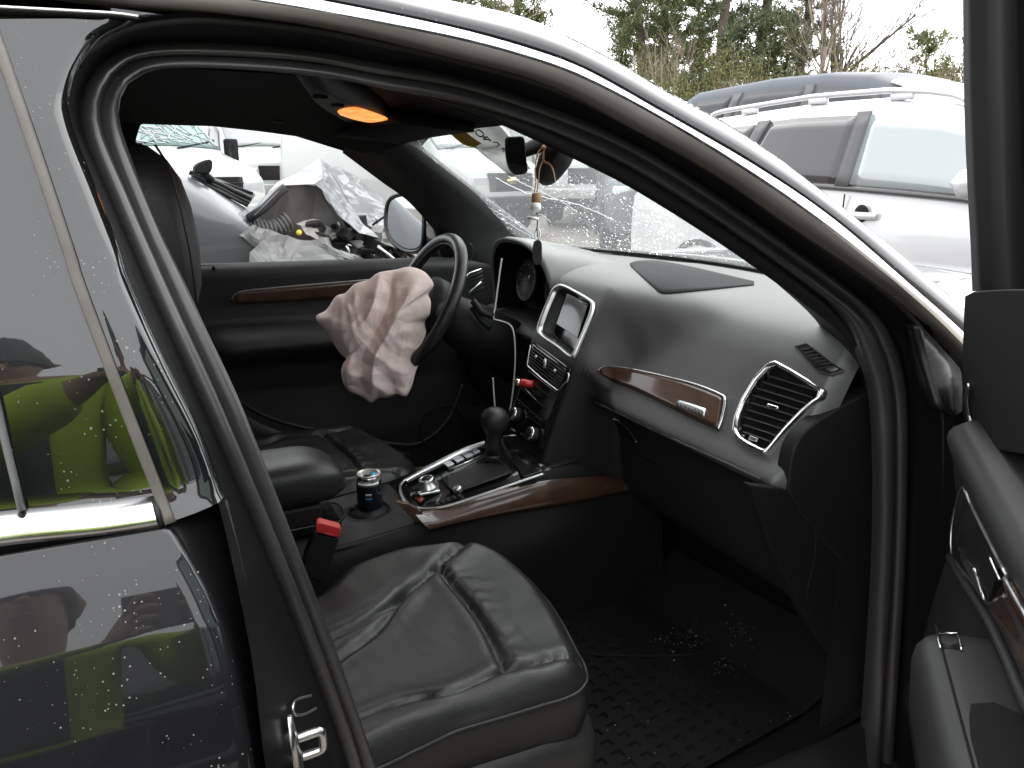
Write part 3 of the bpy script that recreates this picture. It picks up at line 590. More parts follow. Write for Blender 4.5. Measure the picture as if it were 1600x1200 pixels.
# ================================================================== dashboard
dash = empty('dashboard', (0, 0, 0), 0, car)
def prof_pas(y): return [(wxb(y) - 0.012, 1.110), (0.955 - 0.1 * y * y, 1.117), (0.87, 1.119), (0.782, 1.112), (0.724, 1.090), (0.688, 1.050), (0.662, 1.002), (0.638, 0.955), (0.604, 0.902), (0.580, 0.868), (0.581, 0.851), (0.612, 0.840), (0.642, 0.824), (0.650, 0.72), (0.68, 0.62), (0.80, 0.55), (1.02, 0.50)]
def prof_cen(y): return [(wxb(y) - 0.012, 1.112), (0.95, 1.124), (0.85, 1.130), (0.75, 1.130), (0.685, 1.123), (0.640, 1.108), (0.614, 1.086), (0.580, 1.02), (0.552, 0.962), (0.546, 0.945), (0.535, 0.91), (0.520, 0.862), (0.495, 0.79), (0.472, 0.72), (0.468, 0.67), (0.60, 0.55), (1.0, 0.50)]
def prof_drv(y): return [(wxb(y) - 0.012, 1.110), (0.95, 1.112), (0.88, 1.105), (0.82, 1.085), (0.79, 1.04), (0.78, 1.0), (0.75, 0.95), (0.69, 0.93), (0.645, 0.915), (0.61, 0.88), (0.60, 0.82), (0.61, 0.77), (0.63, 0.70), (0.66, 0.65), (0.70, 0.60), (0.80, 0.55), (1.02, 0.50)]
def dprof(y):
    def sm(t): t = min(1, max(0, t)); return t * t * (3 - 2 * t)
    P, C_, D = np.array(prof_pas(y)), np.array(prof_cen(y)), np.array(prof_drv(y))
    a = np.array([sm((y + 0.44) / 0.36)] * 5 + [sm((y + 0.38) / 0.29), sm((y + 0.30) / 0.20), sm((y + 0.22) / 0.12), sm((y + 0.18) / 0.08)] + [sm((y + 0.145) / 0.05)] * 8)[:, None]
    b = sm((y - 0.108) / 0.05)
    R = P * (1 - a) + C_ * a; R = R * (1 - b) + D * b
    e = max(0.0, -y - 0.678) / 0.022                                  # rounded end towards the door
    R[3:14, 0] += 0.03 * e ** 2.2; R[1:8, 1] -= 0.008 * e ** 2
    e2 = max(0.0, -y - 0.50) / 0.2; R[3:9, 0] += 0.012 * e2
    return R
ysd = np.unique(np.r_[np.linspace(-0.70, -0.64, 14), np.linspace(-0.64, -0.32, 22), np.linspace(-0.32, -0.08, 40), np.linspace(-0.08, 0.105, 24), np.linspace(0.105, 0.165, 14), np.linspace(0.165, 0.72, 16)])
rows = []
for y in ysd:
    p = spline(dprof(y), 110); rows.append([(q[0], y, q[1]) for q in p])
shell = loft('dash_shell', rows, M['dashshade'], dash); za = shell.data.attributes.new('zone', 'FLOAT', 'POINT')
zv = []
for v_ in shell.data.vertices:                       # shade of the knee and glove box zone, painted in as a darker tone
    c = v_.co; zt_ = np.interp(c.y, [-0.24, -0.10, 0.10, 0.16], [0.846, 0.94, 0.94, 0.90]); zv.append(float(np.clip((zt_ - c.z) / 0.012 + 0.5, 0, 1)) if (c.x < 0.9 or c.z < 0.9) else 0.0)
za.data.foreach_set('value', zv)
db = bvh_of(shell)
# end cap towards the door
ec = [(1232, 766), (1236, 722), (1243, 696), (1257, 675), (1282, 655), (1310, 638), (1372, 606), (1400, 600), (1400, 900), (1352, 915), (1290, 850), (1250, 800)]
pec = [on(u, v, Y=-0.702) for u, v in even(np.vstack([ec, ec[:1]]), 60, True)]
prism('end_cap', pec, (0, 0.03, 0), M['dark'], dash, bevel=0.004)
prism('footwell_side_panel', [on(u, v, Y=-0.699) for u, v in [(1172, 758), (1232, 766), (1290, 845), (1352, 910), (1405, 915), (1405, 1080), (1335, 1080), (1262, 975), (1205, 860)]], (0, 0.02, 0), M['black'], dash, bevel=0.003)
loft('passenger_kick_panel', [[(x, -0.70, z) for x in (0.74, 0.85, 1.05)] for z in (0.32, 0.6, 0.95)], M['dark'], dash)
# pillar trim where the dash meets the windshield pillar
def dcast(u, v, off=0.002):
    return cast(u, v, db, off)
# wood inlay with bright edge and badge
patch('wood_inlay', [(937, 577), (945, 574), (1000, 582), (1060, 596), (1100, 609), (1131, 622)], [(939, 582), (960, 594), (1000, 611), (1050, 636), (1090, 656), (1124, 670)], db, M['wood'], dash, 40, 8, 0.004, 0.006)
tube('inlay_edge', outline([(934, 580), (941, 573), (960, 573), (1000, 580), (1060, 594), (1100, 606), (1130, 619), (1136, 626), (1131, 655), (1125, 673)], db, 0.006, 70, False), 0.0026, M['chrome'], dash, k=8)
tube('inlay_lower_edge', outline([(1125, 673), (1090, 658), (1050, 638), (1000, 613), (960, 596), (936, 582)], db, 0.005, 50, False), 0.0014, M['dark'], dash, k=6)
patch('badge', [(1064, 628), (1085, 634), (1108, 642)], [(1062, 637), (1083, 645), (1106, 655)], db, M['satin'], dash, 12, 3, 0.010, 0.003)
# small raised letters on the badge
bl = mat('badge_dark_infill', (0.12, 0.12, 0.12), 0.5)
for k in range(7):
    u = 1067 + k * 5.7; v = 634 + k * 1.95
    q = [dcast(u + dx, v + dy, 0.0125) for dx, dy in ((0, 0), (3, 1), (3, 6), (0, 5))]
    obj('badge_letter', q, [(0, 1, 2, 3)], bl, dash, smooth=False)
# seam of the airbag lid / lower edge of the dash and glove box
tube('dash_lower_edge', outline([(930, 628), (980, 652), (1060, 690), (1130, 722), (1190, 750)], db, 0.001, 40, False), 0.0032, M['plastic'], dash, k=6)
glo = empty('glove_box', (0, 0, 0), 0, car)
tube('lid_gap', outline([(938, 632), (1000, 660), (1060, 690), (1095, 712)], db, 0.001, 30, False), 0.002, M['black'], glo, k=6)
tube('lid_gap_lower', outline([(962, 660), (975, 690), (1000, 712), (1028, 725)], db, 0.001, 20, False), 0.002, M['black'], glo, k=6)
hb = [(957, 652), (962, 652), (982, 664), (1000, 688), (997, 690), (976, 672)]
prism('latch', [dcast(u, v, 0.006) for u, v in [(960, 657), (980, 668), (994, 690), (972, 680)]][::-1], (0.008, 0, 0), M['gloss'], glo, bevel=0.001)
tube('latch_edge', outline([(957, 652), (968, 656), (982, 665), (992, 677), (1000, 690)], db, 0.009, 24, False), 0.0014, M['satin'], glo, k=6)
# defroster / speaker grille on top
gm = mat('speaker_mesh', (0.022, 0.022, 0.024), 0.75, spec=0.25, bump=0.8, bs=900)
pt = patch('speaker_grille', [(984, 413), (996, 409), (1030, 409), (1080, 418), (1140, 432), (1178, 441)], [(986, 417), (1004, 434), (1022, 450), (1036, 459), (1080, 456), (1178, 446)], db, gm, dash, 30, 8, 0.0015, 0.002)
# crease between the driver hood and the dash top
# ---------------------------------------------------------------- side air vent
sv = empty('side_air_vent', (0, 0, 0), 0, car)
vo = [(1216, 567), (1240, 580), (1270, 598), (1288, 610), (1284, 622), (1258, 645), (1232, 672), (1214, 694), (1202, 709), (1196, 711), (1172, 699), (1156, 688), (1149, 675), (1152, 655), (1164, 625), (1184, 592), (1205, 570)]
ov = even(np.vstack([vo, vo[:1]]), 90, True)
pts = np.array([dcast(u, v, 0.004) for u, v in ov]); vc = pts.mean(0)
vn = np.cross(pts[25] - vc, pts[5] - vc); vn /= np.linalg.norm(vn); vn *= np.sign((CAM - vc) @ vn)
rows = [vc + (pts - vc) * s + vn * h for s, h in ((1.035, -0.008), (1.03, 0.003), (0.99, 0.0075), (0.94, 0.007), (0.90, 0.0005), (0.885, -0.02))]
loft('vent_bezel', rows, M['chrome'], sv, closed=True)
inr = vc + (pts - vc) * 0.89 - vn * 0.022
obj('vent_cavity', inr, [tuple(range(len(inr)))], M['black'], sv, smooth=False)
pin = vc + (pts - vc) * 0.875
def chord(v0, v1, k):                  # slat from the left edge to the right edge of the bezel
    return v0, v1
lefts = even(np.array([on_plane(u, v, vc, vn) for u, v in [(1196, 586), (1178, 610), (1164, 640), (1157, 668), (1162, 684)]]), 10)
rights = even(np.array([on_plane(u, v, vc, vn) for u, v in [(1276, 610), (1252, 634), (1228, 660), (1210, 686), (1196, 700)]]), 10)
for i in range(9):
    a, b = lefts[i] - vn * 0.004, rights[i] - vn * 0.004; up_ = (lefts[0] - lefts[-1]); up_ /= np.linalg.norm(up_)
    d1 = -vn * 0.016 + up_ * 0.006
    prism('vent_slat', [a + up_ * 0.0012, b + up_ * 0.0012, b + d1, a + d1], -up_ * 0.002, M['plastic'], sv)
tb = on_plane(1209, 636, vc, vn)
ex = (rights[4] - lefts[4]); ex /= np.linalg.norm(ex)
V, F = box_data((0, 0, 0), (0.024, 0.006, 0.008)); Rm = np.array([ex, np.cross(vn, ex), vn]).T
obj('vent_tab', V @ Rm.T + tb + vn * 0.001, F, M['chrome'], sv, bevel=0.002)
tb2 = on_plane(1178, 686, vc, vn); V, F = box_data((0, 0, 0), (0.018, 0.007, 0.004)); obj('vent_wheel_mark', V @ Rm.T + tb2 + vn * 0.001, F, M['satin'], sv, bevel=0.001)
# side window demister slot on top of the dash
dv = empty('demister_vent', (0, 0, 0), 0, car)
do = [(1244, 543), (1262, 538), (1300, 568), (1316, 578), (1298, 586), (1280, 582)]
pts2 = np.array([dcast(u, v, 0.002) for u, v in even(np.vstack([do, do[:1]]), 50, True)]); c2 = pts2.mean(0)
n2 = np.cross(pts2[15] - c2, pts2[2] - c2); n2 /= np.linalg.norm(n2); n2 *= np.sign((CAM - c2) @ n2)
loft('demister_frame', [c2 + (pts2 - c2) * s + n2 * h for s, h in ((1.10, -0.003), (1.05, 0.002), (0.99, 0.0022), (0.95, 0.0008))], M['plastic'], dv, closed=True)
obj('demister_cavity', c2 + (pts2 - c2) * 0.97 + n2 * 0.0012, [tuple(range(len(pts2)))], M['black'], dv, smooth=False)
for t in np.linspace(0.12, 0.88, 7):
    a = np.array([1246, 544]) * (1 - t) + np.array([1284, 581]) * t; b = np.array([1262, 540]) * (1 - t) + np.array([1312, 577]) * t
    tube('demister_slat', [on_plane(*a, c2, n2) + n2 * 0.0018, on_plane(*b, c2, n2) + n2 * 0.0018], 0.0012, M['plastic'], dv, k=6)
# ---------------------------------------------------------------- screen
scn = empty('centre_screen', (0, 0, 0), 0, car)
so_ = [(872, 449), (881, 448), (900, 457), (922, 470), (927, 477), (924, 492), (915, 516), (905, 540), (898, 556), (893, 557), (872, 541), (850, 526), (843, 516), (847, 500), (858, 472), (866, 454)]
ps = np.array([dcast(u, v, 0.003) for u, v in spline(so_, 80, True)]); c3 = ps.mean(0)
n3 = np.cross(ps[5] - c3, ps[25] - c3); n3 /= np.linalg.norm(n3); n3 *= np.sign((CAM - c3) @ n3)
ps = ps - np.outer((ps - c3) @ n3, n3) * 0.7
loft('screen_frame', [c3 + (ps - c3) * s + n3 * h for s, h in ((1.06, -0.004), (1.045, 0.003), (1.0, 0.005), (0.965, 0.002), (0.93, -0.006))], M['satin'], scn, closed=True)
loft('screen_hood_lining', [c3 + (ps - c3) * s + n3 * h for s, h in ((0.945, -0.003), (0.93, -0.012), (0.86, -0.030), (0.80, -0.034))], M['plastic'], scn, closed=True)
obj('screen_back', c3 + (ps - c3) * 0.94 - n3 * 0.035, [tuple(range(len(ps)))], M['gloss'], scn, smooth=False)
dsp = [(886, 458), (919, 474), (902, 528), (869, 506)]
scr = mat('screen_glass', (0.010, 0.009, 0.010), 0.18, spec=0.5, coat=0.4)
prism('display', [on_plane(u, v, c3 - n3 * 0.012, n3) for u, v in dsp][::-1], -n3 * 0.01, scr, scn, bevel=0.001)
for q in ([(905, 468), (914, 473), (913, 476), (904, 471)], [(917, 500), (922, 492), (915, 512), (909, 520)]):
    prism('screen_button', [on_plane(u, v, c3 - n3 * 0.008, n3) for u, v in q][::-1], -n3 * 0.003, M['satin'], scn)
# ---------------------------------------------------------------- centre stack
stk2 = empty('centre_stack', (0, 0, 0), 0, car)
def spatch(name, quad, off, m, th=0.004, nn=8, kk=5): return patch(name, [quad[0], quad[1]], [quad[3], quad[2]], db, m, stk2, nn, kk, off, th)
patch('stack_face', [(829, 531), (860, 552), (893, 577)], [(790, 662), (815, 683), (846, 708)], db, M['gloss'], stk2, 12, 16, 0.002, 0.004)
# two air vents in one frame
vf = [(833, 537), (862, 556), (892, 580), (888, 596), (876, 612), (852, 594), (827, 572), (830, 552)]
pv = np.array([dcast(u, v, 0.006) for u, v in even(np.vstack([vf, vf[:1]]), 60, True)]); c4 = pv.mean(0)
tube('stack_vent_frame', pv[22:60], 0.0022, M['chrome'], stk2, k=8)
obj('stack_vent_cavity', pv - 0.003 * n3, [tuple(range(len(pv)))], M['black'], stk2, smooth=False)
for t in np.linspace(0.15, 0.88, 6):
    a = np.array([833, 538]) * (1 - t) + np.array([828, 571]) * t; b = np.array([891, 580]) * (1 - t) + np.array([876, 610]) * t
    tube('stack_vent_slat', [dcast(*(a * (1 - s) + b * s), 0.006) for s in np.linspace(0.02, 0.97, 8)], 0.0017, M['plastic'], stk2, k=6, flat=0.5)
for q in ((842, 559), (872, 581)): lathe('vent_tab', [(0.004, 0), (0.005, 0.003), (0.003, 0.006)], dcast(*q, 0.006), n3, M['satin'], stk2, 12)
cut(shell, [[tuple(q) for q in (np.array(so_) - np.mean(so_, 0)) * 0.97 + np.mean(so_, 0)], [tuple(q) for q in (ov - ov.mean(0)) * 0.95 + ov.mean(0)]], lambda p: p.x < 0.85)
tube('vent_thumbwheel', [dcast(860 - 3, 562, 0.008), dcast(856, 576, 0.008)], 0.0045, M['satin'], stk2, k=10)
# radio slots, buttons and climate knobs
for a, b, m_ in (((826, 578), (872, 614), M['satin']), ((822, 590), (868, 626), M['dark']), ((815, 606), (858, 641), M['dark']), ((821, 606), (848, 634), M['satin']), ((808, 622), (852, 660), M['dark']), ((805, 634), (850, 668), M['dark'])):
    tube('stack_button_row', [dcast(a[0] * (1 - s) + b[0] * s, a[1] * (1 - s) + b[1] * s, 0.004) for s in np.linspace(0.05, 0.95, 8)], 0.0018 if m_ is M['dark'] else 0.0012, m_, stk2, k=6)
for k in range(7):
    t = 0.1 + k * 0.13; u, v = 809 * (1 - t) + 851 * t, 628 * (1 - t) + 662 * t
    box('stack_button', dcast(u, v, 0.005), (0.004, 0.010, 0.006), M['dark'], stk2, bevel=0.001)
for q in ((811, 650), (838, 681)):
    c = dcast(*q, 0.004); lathe('climate_knob', [(0.019, 0), (0.019, 0.006), (0.015, 0.009), (0.0145, 0.018), (0.012, 0.020)], c, n3, M['dark'], stk2, 24)
    lathe('knob_ring', [(0.0165, 0.012), (0.0175, 0.015), (0.0165, 0.018), (0.013, 0.0195)], c, n3, M['chrome'], stk2, 24)
# ---------------------------------------------------------------- instrument hood, cluster, column
ins = empty('instrument_hood', (0, 0, 0), 0, car)
rows = []; th = np.linspace(0, math.pi, 40)
for s, dz in ((0.02, -0.012), (0.0, -0.004), (0.0, 0.0), (0.05, 0.003), (0.2, 0.002), (0.45, 0.0), (0.7, 0.0), (1.0, -0.004), (1.2, -0.012), (1.4, -0.035)):
    X = 0.612 + 0.32 * s; zt = 1.176 + dz - 0.066 * s ** 1.6; hw = 0.185 + 0.02 * s + dz * 0.7; zb = 0.965 + 0.05 * s
    rows.append([(X + 0.035 * (1 - math.sin(a)) * (1 - s), 0.362 + hw * math.copysign(abs(math.cos(a)) ** 0.75, math.cos(a)), zb + (zt - zb) * math.sin(a) ** 0.62) for a in th])
hood_o = loft('hood_shell', rows, M['dash'], ins)
rin = [(0.614 + 0.30 * s, s) for s in np.linspace(0, 1, 6)]
rows = []
for s in np.linspace(0, 0.45, 5):
    hw = 0.176 - 0.02 * s; zt = 1.165 - 0.05 * s
    rows.append([(0.618 + 0.32 * s + 0.035 * (1 - math.sin(a)) * (1 - s), 0.362 + hw * math.copysign(abs(math.cos(a)) ** 0.75, math.cos(a)), 0.955 + (zt - 0.955) * math.sin(a) ** 0.62) for a in th])
loft('hood_lining', rows, M['black'], ins)
loft('cluster_face', [[(0.745 - 0.1 * (1.1 - z), y, z) for y in (0.205, 0.36, 0.515)] for z in (0.93, 1.05, 1.115)], M['black'], ins)
for y in (0.27, 0.45):
    c = np.array([0.715, y, 1.045]); lathe('gauge', [(0.058, 0), (0.060, 0.012), (0.056, 0.013), (0.052, 0.004)], c, (-1, 0, 0.15), M['plastic'], ins, 40)
    tube('gauge_needle', [c + [-0.012, 0, 0], c + [-0.012, -0.03, 0.02]], 0.001, M['satin'], ins, k=5)
    for k in range(14):
        a = math.radians(220 - k * 20); tube('gauge_tick', [c + [-0.006, -0.044 * math.cos(a), 0.044 * math.sin(a)], c + [-0.006, -0.051 * math.cos(a), 0.051 * math.sin(a)]], 0.0008, M['satin'], ins, k=4)
loft('cluster_ledge', [[(0.60, y, 0.935), (0.74, y, 0.965)] for y in np.linspace(0.15, 0.60, 8)], M['plastic'], ins, solid=0.02)
# driver side air vent at the far end of the dash
fv = empty('driver_air_vent', (0, 0, 0), 0, car)
for k in range(5):
    tube('vent_slat', [on(u, v, Y=0.60) for u, v in ((728 + k * 1.5, 437 + k * 6), (754 + k * 0.5, 424 + k * 6))], 0.003, M['dark'], fv, k=6)
tube('vent_edge', [on(u, v, Y=0.59) for u, v in ((727, 436), (733, 427), (752, 420))], 0.003, M['chrome'], fv, k=6)
tube('vent_edge', [on(u, v, Y=0.59) for u, v in ((733, 458), (752, 440))], 0.003, M['satin'], fv, k=6)
# steering wheel
sw = empty('steering_wheel', (0, 0, 0), 0, car)
WC = np.array([0.36, 0.37, 1.02]); tl_ = math.radians(28); wu = np.array([math.sin(tl_), 0, math.cos(tl_)]); wy = np.array([0, 1.0, 0]); wnr = np.array([-math.cos(tl_), 0, math.sin(tl_)])
tube('wheel_rim', [WC + 0.180 * (wu * math.cos(a) + wy * math.sin(a)) for a in np.linspace(0, 2 * math.pi, 96, endpoint=False)], 0.0165, M['leather'], sw, k=14, closed=True)
tube('rim_seam', [WC + 0.1655 * (wu * math.cos(a) + wy * math.sin(a)) + wnr * 0.006 for a in np.linspace(0, 2 * math.pi, 96, endpoint=False)], 0.0022, M['satin'] if False else M['plastic'], sw, k=6, closed=True)
hub = [(0.0, 0.035), (0.03, 0.034), (0.06, 0.028), (0.078, 0.01), (0.078, -0.02), (0.06, -0.035)]
V, F = lathe_data([(max(r, 0.001), h) for r, h in hub], WC - wnr * 0.02, wnr, 32); obj('wheel_hub', V, F, M['dark'], sw)
for a in (math.radians(90), math.radians(-90), math.radians(162), math.radians(198)):
    d = wu * math.cos(a) + wy * math.sin(a)
    tube('wheel_spoke', [WC + d * 0.05 - wnr * 0.025, WC + d * 0.11 - wnr * 0.015, WC + d * 0.178], [0.03, 0.024, 0.015], M['dark'], sw, k=10, flat=0.45, upv=tuple(wnr))
tube('steering_column', [WC - wnr * 0.05, WC - wnr * 0.16 - [0, 0, 0.01], WC - wnr * 0.34 - [0, 0, 0.02]], [0.055, 0.075, 0.085], M['dark'], sw, k=20)
for pp in (((739, 470), (752, 488), (770, 494)), ((738, 480), (752, 500), (766, 512))):
    tube('control_stalk', [on(u, v, Y=0.30 - 0.02 * i) for i, (u, v) in enumerate(pp)], [0.009, 0.008, 0.010], M['dark'], sw, k=10)
tube('stalk_ring', [on(733 + 9 * math.cos(a) * 0.7, 394 + 13 * math.sin(a), Y=0.56) for a in np.linspace(-1.8, 1.6, 20)], 0.002, M['dark'], sw, k=6)
# ---------------------------------------------------------------- deployed airbag
def airbag():
    O = [(662, 424), (675, 438), (677, 448), (669, 459), (673, 472), (671, 492), (664, 503), (665, 522), (658, 540), (660, 553), (650, 580), (643, 604), (634, 620), (621, 617), (606, 622), (592, 622), (580, 629), (562, 619), (545, 610), (535, 592), (536, 572), (542, 562), (530, 550), (515, 522), (503, 509), (496, 494), (512, 484), (527, 463), (541, 458), (556, 444), (576, 437), (592, 426), (618, 421), (640, 417)]
    ol = spline(O, 200, True); c = np.array([592, 520.0]); rings = 70
    n = np.array([-0.42, -0.88, 0.20]); n /= np.linalg.norm(n); p0 = np.array([0.265, 0.30, 0.94])
    def depth(u, v, rho):
        t = (u - c[0]) / 85.0; s = (v - c[1]) / 100.0
        b = 0.075 * math.sqrt(max(0, 1 - rho ** 2.4)); x, y = t + 0.25 * s, s - 0.2 * t
        w = noise.noise(Vector((t * 1.1, s * 1.1, 3.1)))
        def ridge(x): x = (x / math.pi) % 1.0; return (1 - abs(2 * x - 1)) ** 1.15 - 0.5
        ph = 4.8 * (t * 0.88 + s * 0.42) + 1.6 * w; f = 0.026 * ridge(ph)                      # large folds from the hub to the lower left
        k_ = np.clip((-0.02 - t) * 3, 0, 1) * np.clip((0.30 - s) * 4, 0, 1); f *= 1 - 0.85 * k_; b += 0.010 * k_
        f += 0.012 * ridge(6.5 * (s * 0.92 - t * 0.38) + 2.2 * noise.noise(Vector((t * 1.4, s * 1.4, 8.0)))) * np.clip(0.35 + 1.1 * s, 0.05, 1.2)
        f += 0.0055 * ridge(8.0 * (t * 0.45 + s * 0.9) + 2.6 * noise.noise(Vector((t * 1.7, s * 1.7, 2.0))))
        f += 0.0020 * ridge(15.0 * (t * 0.95 - s * 0.25) + 3.5 * noise.noise(Vector((t * 1.9, s * 1.9, 6.0))))
        f += 0.0007 * ridge(26.0 * (t * 0.6 + s * 0.75) + 6 * noise.noise(Vector((t * 2.5, s * 2.5, 4.0))))
        return b + f * (1 - rho ** 6 * 0.6)
    V = []; na = len(ol)
    for side in (1, -1):
        for i in range(rings):
            rho = i / (rings - 1) if side == 1 else 1 - (i + 1) / rings
            rho = max(rho, 0.004)
            for u, v in ol:
                q = c + (np.array([u, v]) - c) * rho; b = on_plane(*q, p0, n)
                d = depth(q[0], q[1], rho)
                V.append(b + n * (d if side == 1 else -0.55 * abs(d) - 0.002))
    F = gridf(2 * rings, na, True)
    am = mat('airbag_nylon', (0.90, 0.735, 0.70), 0.75, spec=0.25, var=0.08, vs=14, bump=0.15, bs=500)
    nt = am.node_tree; L = nt.links; tc = nt.nodes.new('ShaderNodeTexCoord'); last = None
    for sc_, ds_, st_ in ((16, 0.004, 0.40), (42, 0.0015, 0.15)):            # crisp creases left by the packing folds
        n = nt.nodes.new('ShaderNodeTexNoise'); n.inputs['Scale'].default_value = sc_; n.inputs['Detail'].default_value = 2; n.inputs['Distortion'].default_value = 0.6; L.new(tc.outputs['Object'], n.inputs['Vector'])
        a1 = nt.nodes.new('ShaderNodeMath'); a1.operation = 'SUBTRACT'; a1.inputs[1].default_value = 0.5; L.new(n.outputs['Fac'], a1.inputs[0])
        a2 = nt.nodes.new('ShaderNodeMath'); a2.operation = 'ABSOLUTE'; L.new(a1.outputs[0], a2.inputs[0])
        a3 = nt.nodes.new('ShaderNodeMath'); a3.operation = 'MULTIPLY'; a3.inputs[1].default_value = 4.0; L.new(a2.outputs[0], a3.inputs[0])
        bn = nt.nodes.new('ShaderNodeBump'); bn.inputs['Strength'].default_value = st_; bn.inputs['Distance'].default_value = ds_; L.new(a3.outputs[0], bn.inputs['Height'])
        if last is not None: L.new(last.outputs[0], bn.inputs['Normal'])
        last = bn
    L.new(last.outputs[0], nt.nodes['Principled BSDF'].inputs['Normal'])
    return obj('airbag', V, F, am, car)
airbag()
# ================================================================== console
con = empty('centre_console', (0, 0, 0), 0, car)
def cz(x): return float(np.interp(x, [-0.6, 0.0, 0.16, 0.24, 0.45, 0.55], [0.615, 0.632, 0.648, 0.665, 0.715, 0.73]))
HC, HR = np.array([0.085, -0.015]), 0.043                        # cup holder
xs = np.r_[np.linspace(-0.6, 0.02, 12), np.linspace(0.15, 0.58, 16)]
# top of the console in three runs: behind, around and ahead of the cup holder
def ctop(x, y): return cz(x) - 0.012 * (abs(y) / 0.125) ** 6
def strip(name, x0, x1, n, m): return loft(name, [[(x, y, ctop(x, y)) for y in np.linspace(-0.125, 0.125, 21)] for x in np.linspace(x0, x1, n)], m, con)
strip('console_top', -0.6, -0.04, 10, M['plastic']); 
strip('shifter_panel', 0.165, 0.56, 14, M['gloss'])
sq = []; ci = []
for k in range(64):
    a = 2 * math.pi * k / 64 + math.pi / 4; c_, s_ = math.cos(a), math.sin(a); m_ = max(abs(c_), abs(s_))
    X = np.interp(c_ / m_, [-1, 1], [-0.04, 0.165]); Y = np.interp(s_ / m_, [-1, 1], [-0.125, 0.125]); sq.append((X, Y, ctop(X, Y)))
    x, y = HC[0] + HR * c_, HC[1] + HR * s_; ci.append((x, y, ctop(x, y)))
sq, ci = np.array(sq), np.array(ci)
loft('cup_holder_surround', [sq, sq * 0.6 + ci * 0.4 * 1.0, sq * 0.15 + ci * 0.85, ci, ci - [0, 0, 0.004]], M['plastic'], con, closed=True)
cin = ci.copy(); cin[:, :2] = HC + (ci[:, :2] - HC) * 0.93
loft('cup_holder_well', [ci - [0, 0, 0.003], cin - [0, 0, 0.012], cin - [0, 0, 0.095]], M['dark'], con, closed=True, caps=True)
for q in ((605, 770), (552, 798)):
    p = on(*q, Z=cz(0.09) - 0.01); box('cup_gripper', p, (0.012, 0.012, 0.02), M['rubber'], con, bevel=0.003)
# coin tray beside the armrest with a beige liner
prism('coin_tray', [on(u, v, Z=0.637) for u, v in spline([(500, 792), (520, 785), (534, 792), (538, 805), (528, 813), (506, 812)], 30, True)][::-1], (0, 0, -0.004), M['rubber'], con)
tube('coin_tray_rim', [on(u, v, Z=0.638) for u, v in spline([(500, 792), (520, 785), (534, 792), (538, 805), (528, 813), (506, 812)], 30, True)], 0.002, M['plastic'], con, closed=True, k=6)
# console sides
for sgn in (-1, 1):
    rows = []
    for x in np.linspace(-0.6, 0.78, 40):
        zt = cz(min(x, 0.55)) - 0.012 - max(0, x - 0.5) * 0.25
        b = 0.02 * math.exp(-((x - 0.42) / 0.16) ** 2)
        rows.append([(x, sgn * y, z) for y, z in ((0.118, zt + 0.004), (0.128, zt - 0.006), (0.134, zt - 0.03), (0.137 + b * 0.3, zt - 0.075), (0.142 + b, zt - 0.12), (0.148 + b, zt - 0.16), (0.150 + 0.4 * b, zt - 0.20), (0.162, 0.40), (0.17, 0.33))])
    side = loft('console_side', rows, M['dark'], con)
    if sgn < 0: csb = bvh_of(side)
def cs(u, v, off):
    p = cast(u, v, csb, off)
    return p if p is not None else on(u, v, Y=-0.14)
top = [(642, 797), (672, 797), (742, 775), (800, 758), (850, 745), (885, 741), (940, 741), (1000, 747), (1040, 752)]
bot = [(672, 829), (700, 822), (770, 807), (830, 797), (900, 786), (960, 772), (1010, 760), (1042, 754)]
A1, B1 = spline(top, 60), spline(bot, 60)
tA, tB = np.array([on(*q, Y=-0.118 - 0.012 * i / 60) for i, q in enumerate(A1)]), np.array([on(*q, Y=-0.150) for q in B1])
loft('wood_panel', [tA + [0, 0.012, -0.014], tA, tA * 0.85 + tB * 0.15 - [0, 0.006, -0.001], tA * 0.5 + tB * 0.5 - [0, 0.010, 0], tA * 0.15 + tB * 0.85 - [0, 0.006, 0], tB, tB + [0, 0.02, 0]], M['wood'], con)
prism('wood_panel_end', [on(u, v, Y=-0.13) for u, v in [(618, 783), (640, 788), (660, 800), (672, 828), (648, 815)]], (0, 0.02, 0), M['wood'], con, bevel=0.002)
# rear console face under the armrest, buckle side
loft('console_rear_wall', [[(x, -0.128, z) for x in (-0.6, -0.2, 0.18)] for z in (0.35, 0.62)], M['dark'], con)
# satin frame around the selector
cpn = np.array([-0.22, 0, 1.0]); cp0 = np.array([0.24, 0, 0.668])
def cp(u, v, h=0.0): return on_plane(u, v, cp0 + np.array([0, 0, h]), cpn)
fr = [(757, 691), (730, 700), (700, 713), (668, 729), (640, 745), (627, 756), (626, 770), (634, 784), (650, 793), (672, 795), (700, 790), (750, 774), (800, 757), (850, 740)]
tube('selector_frame', [cp(u, v, 0.003) for u, v in spline(fr, 90)], 0.0042, M['satin'], con, k=8, flat=0.6)
bt, bb = spline([(757, 688), (728, 698), (690, 716), (650, 737), (634, 749)], 30), spline([(757, 699), (730, 709), (694, 727), (655, 746), (637, 755)], 30)
loft('selector_blade', [[cp(u, v, 0.004) for u, v in bb], [cp(u, v, 0.016) for u, v in bt * 0.4 + bb * 0.6], [cp(u, v, 0.020) for u, v in bt], [cp(u, v, 0.0) for u, v in bt]], M['satin'], con)
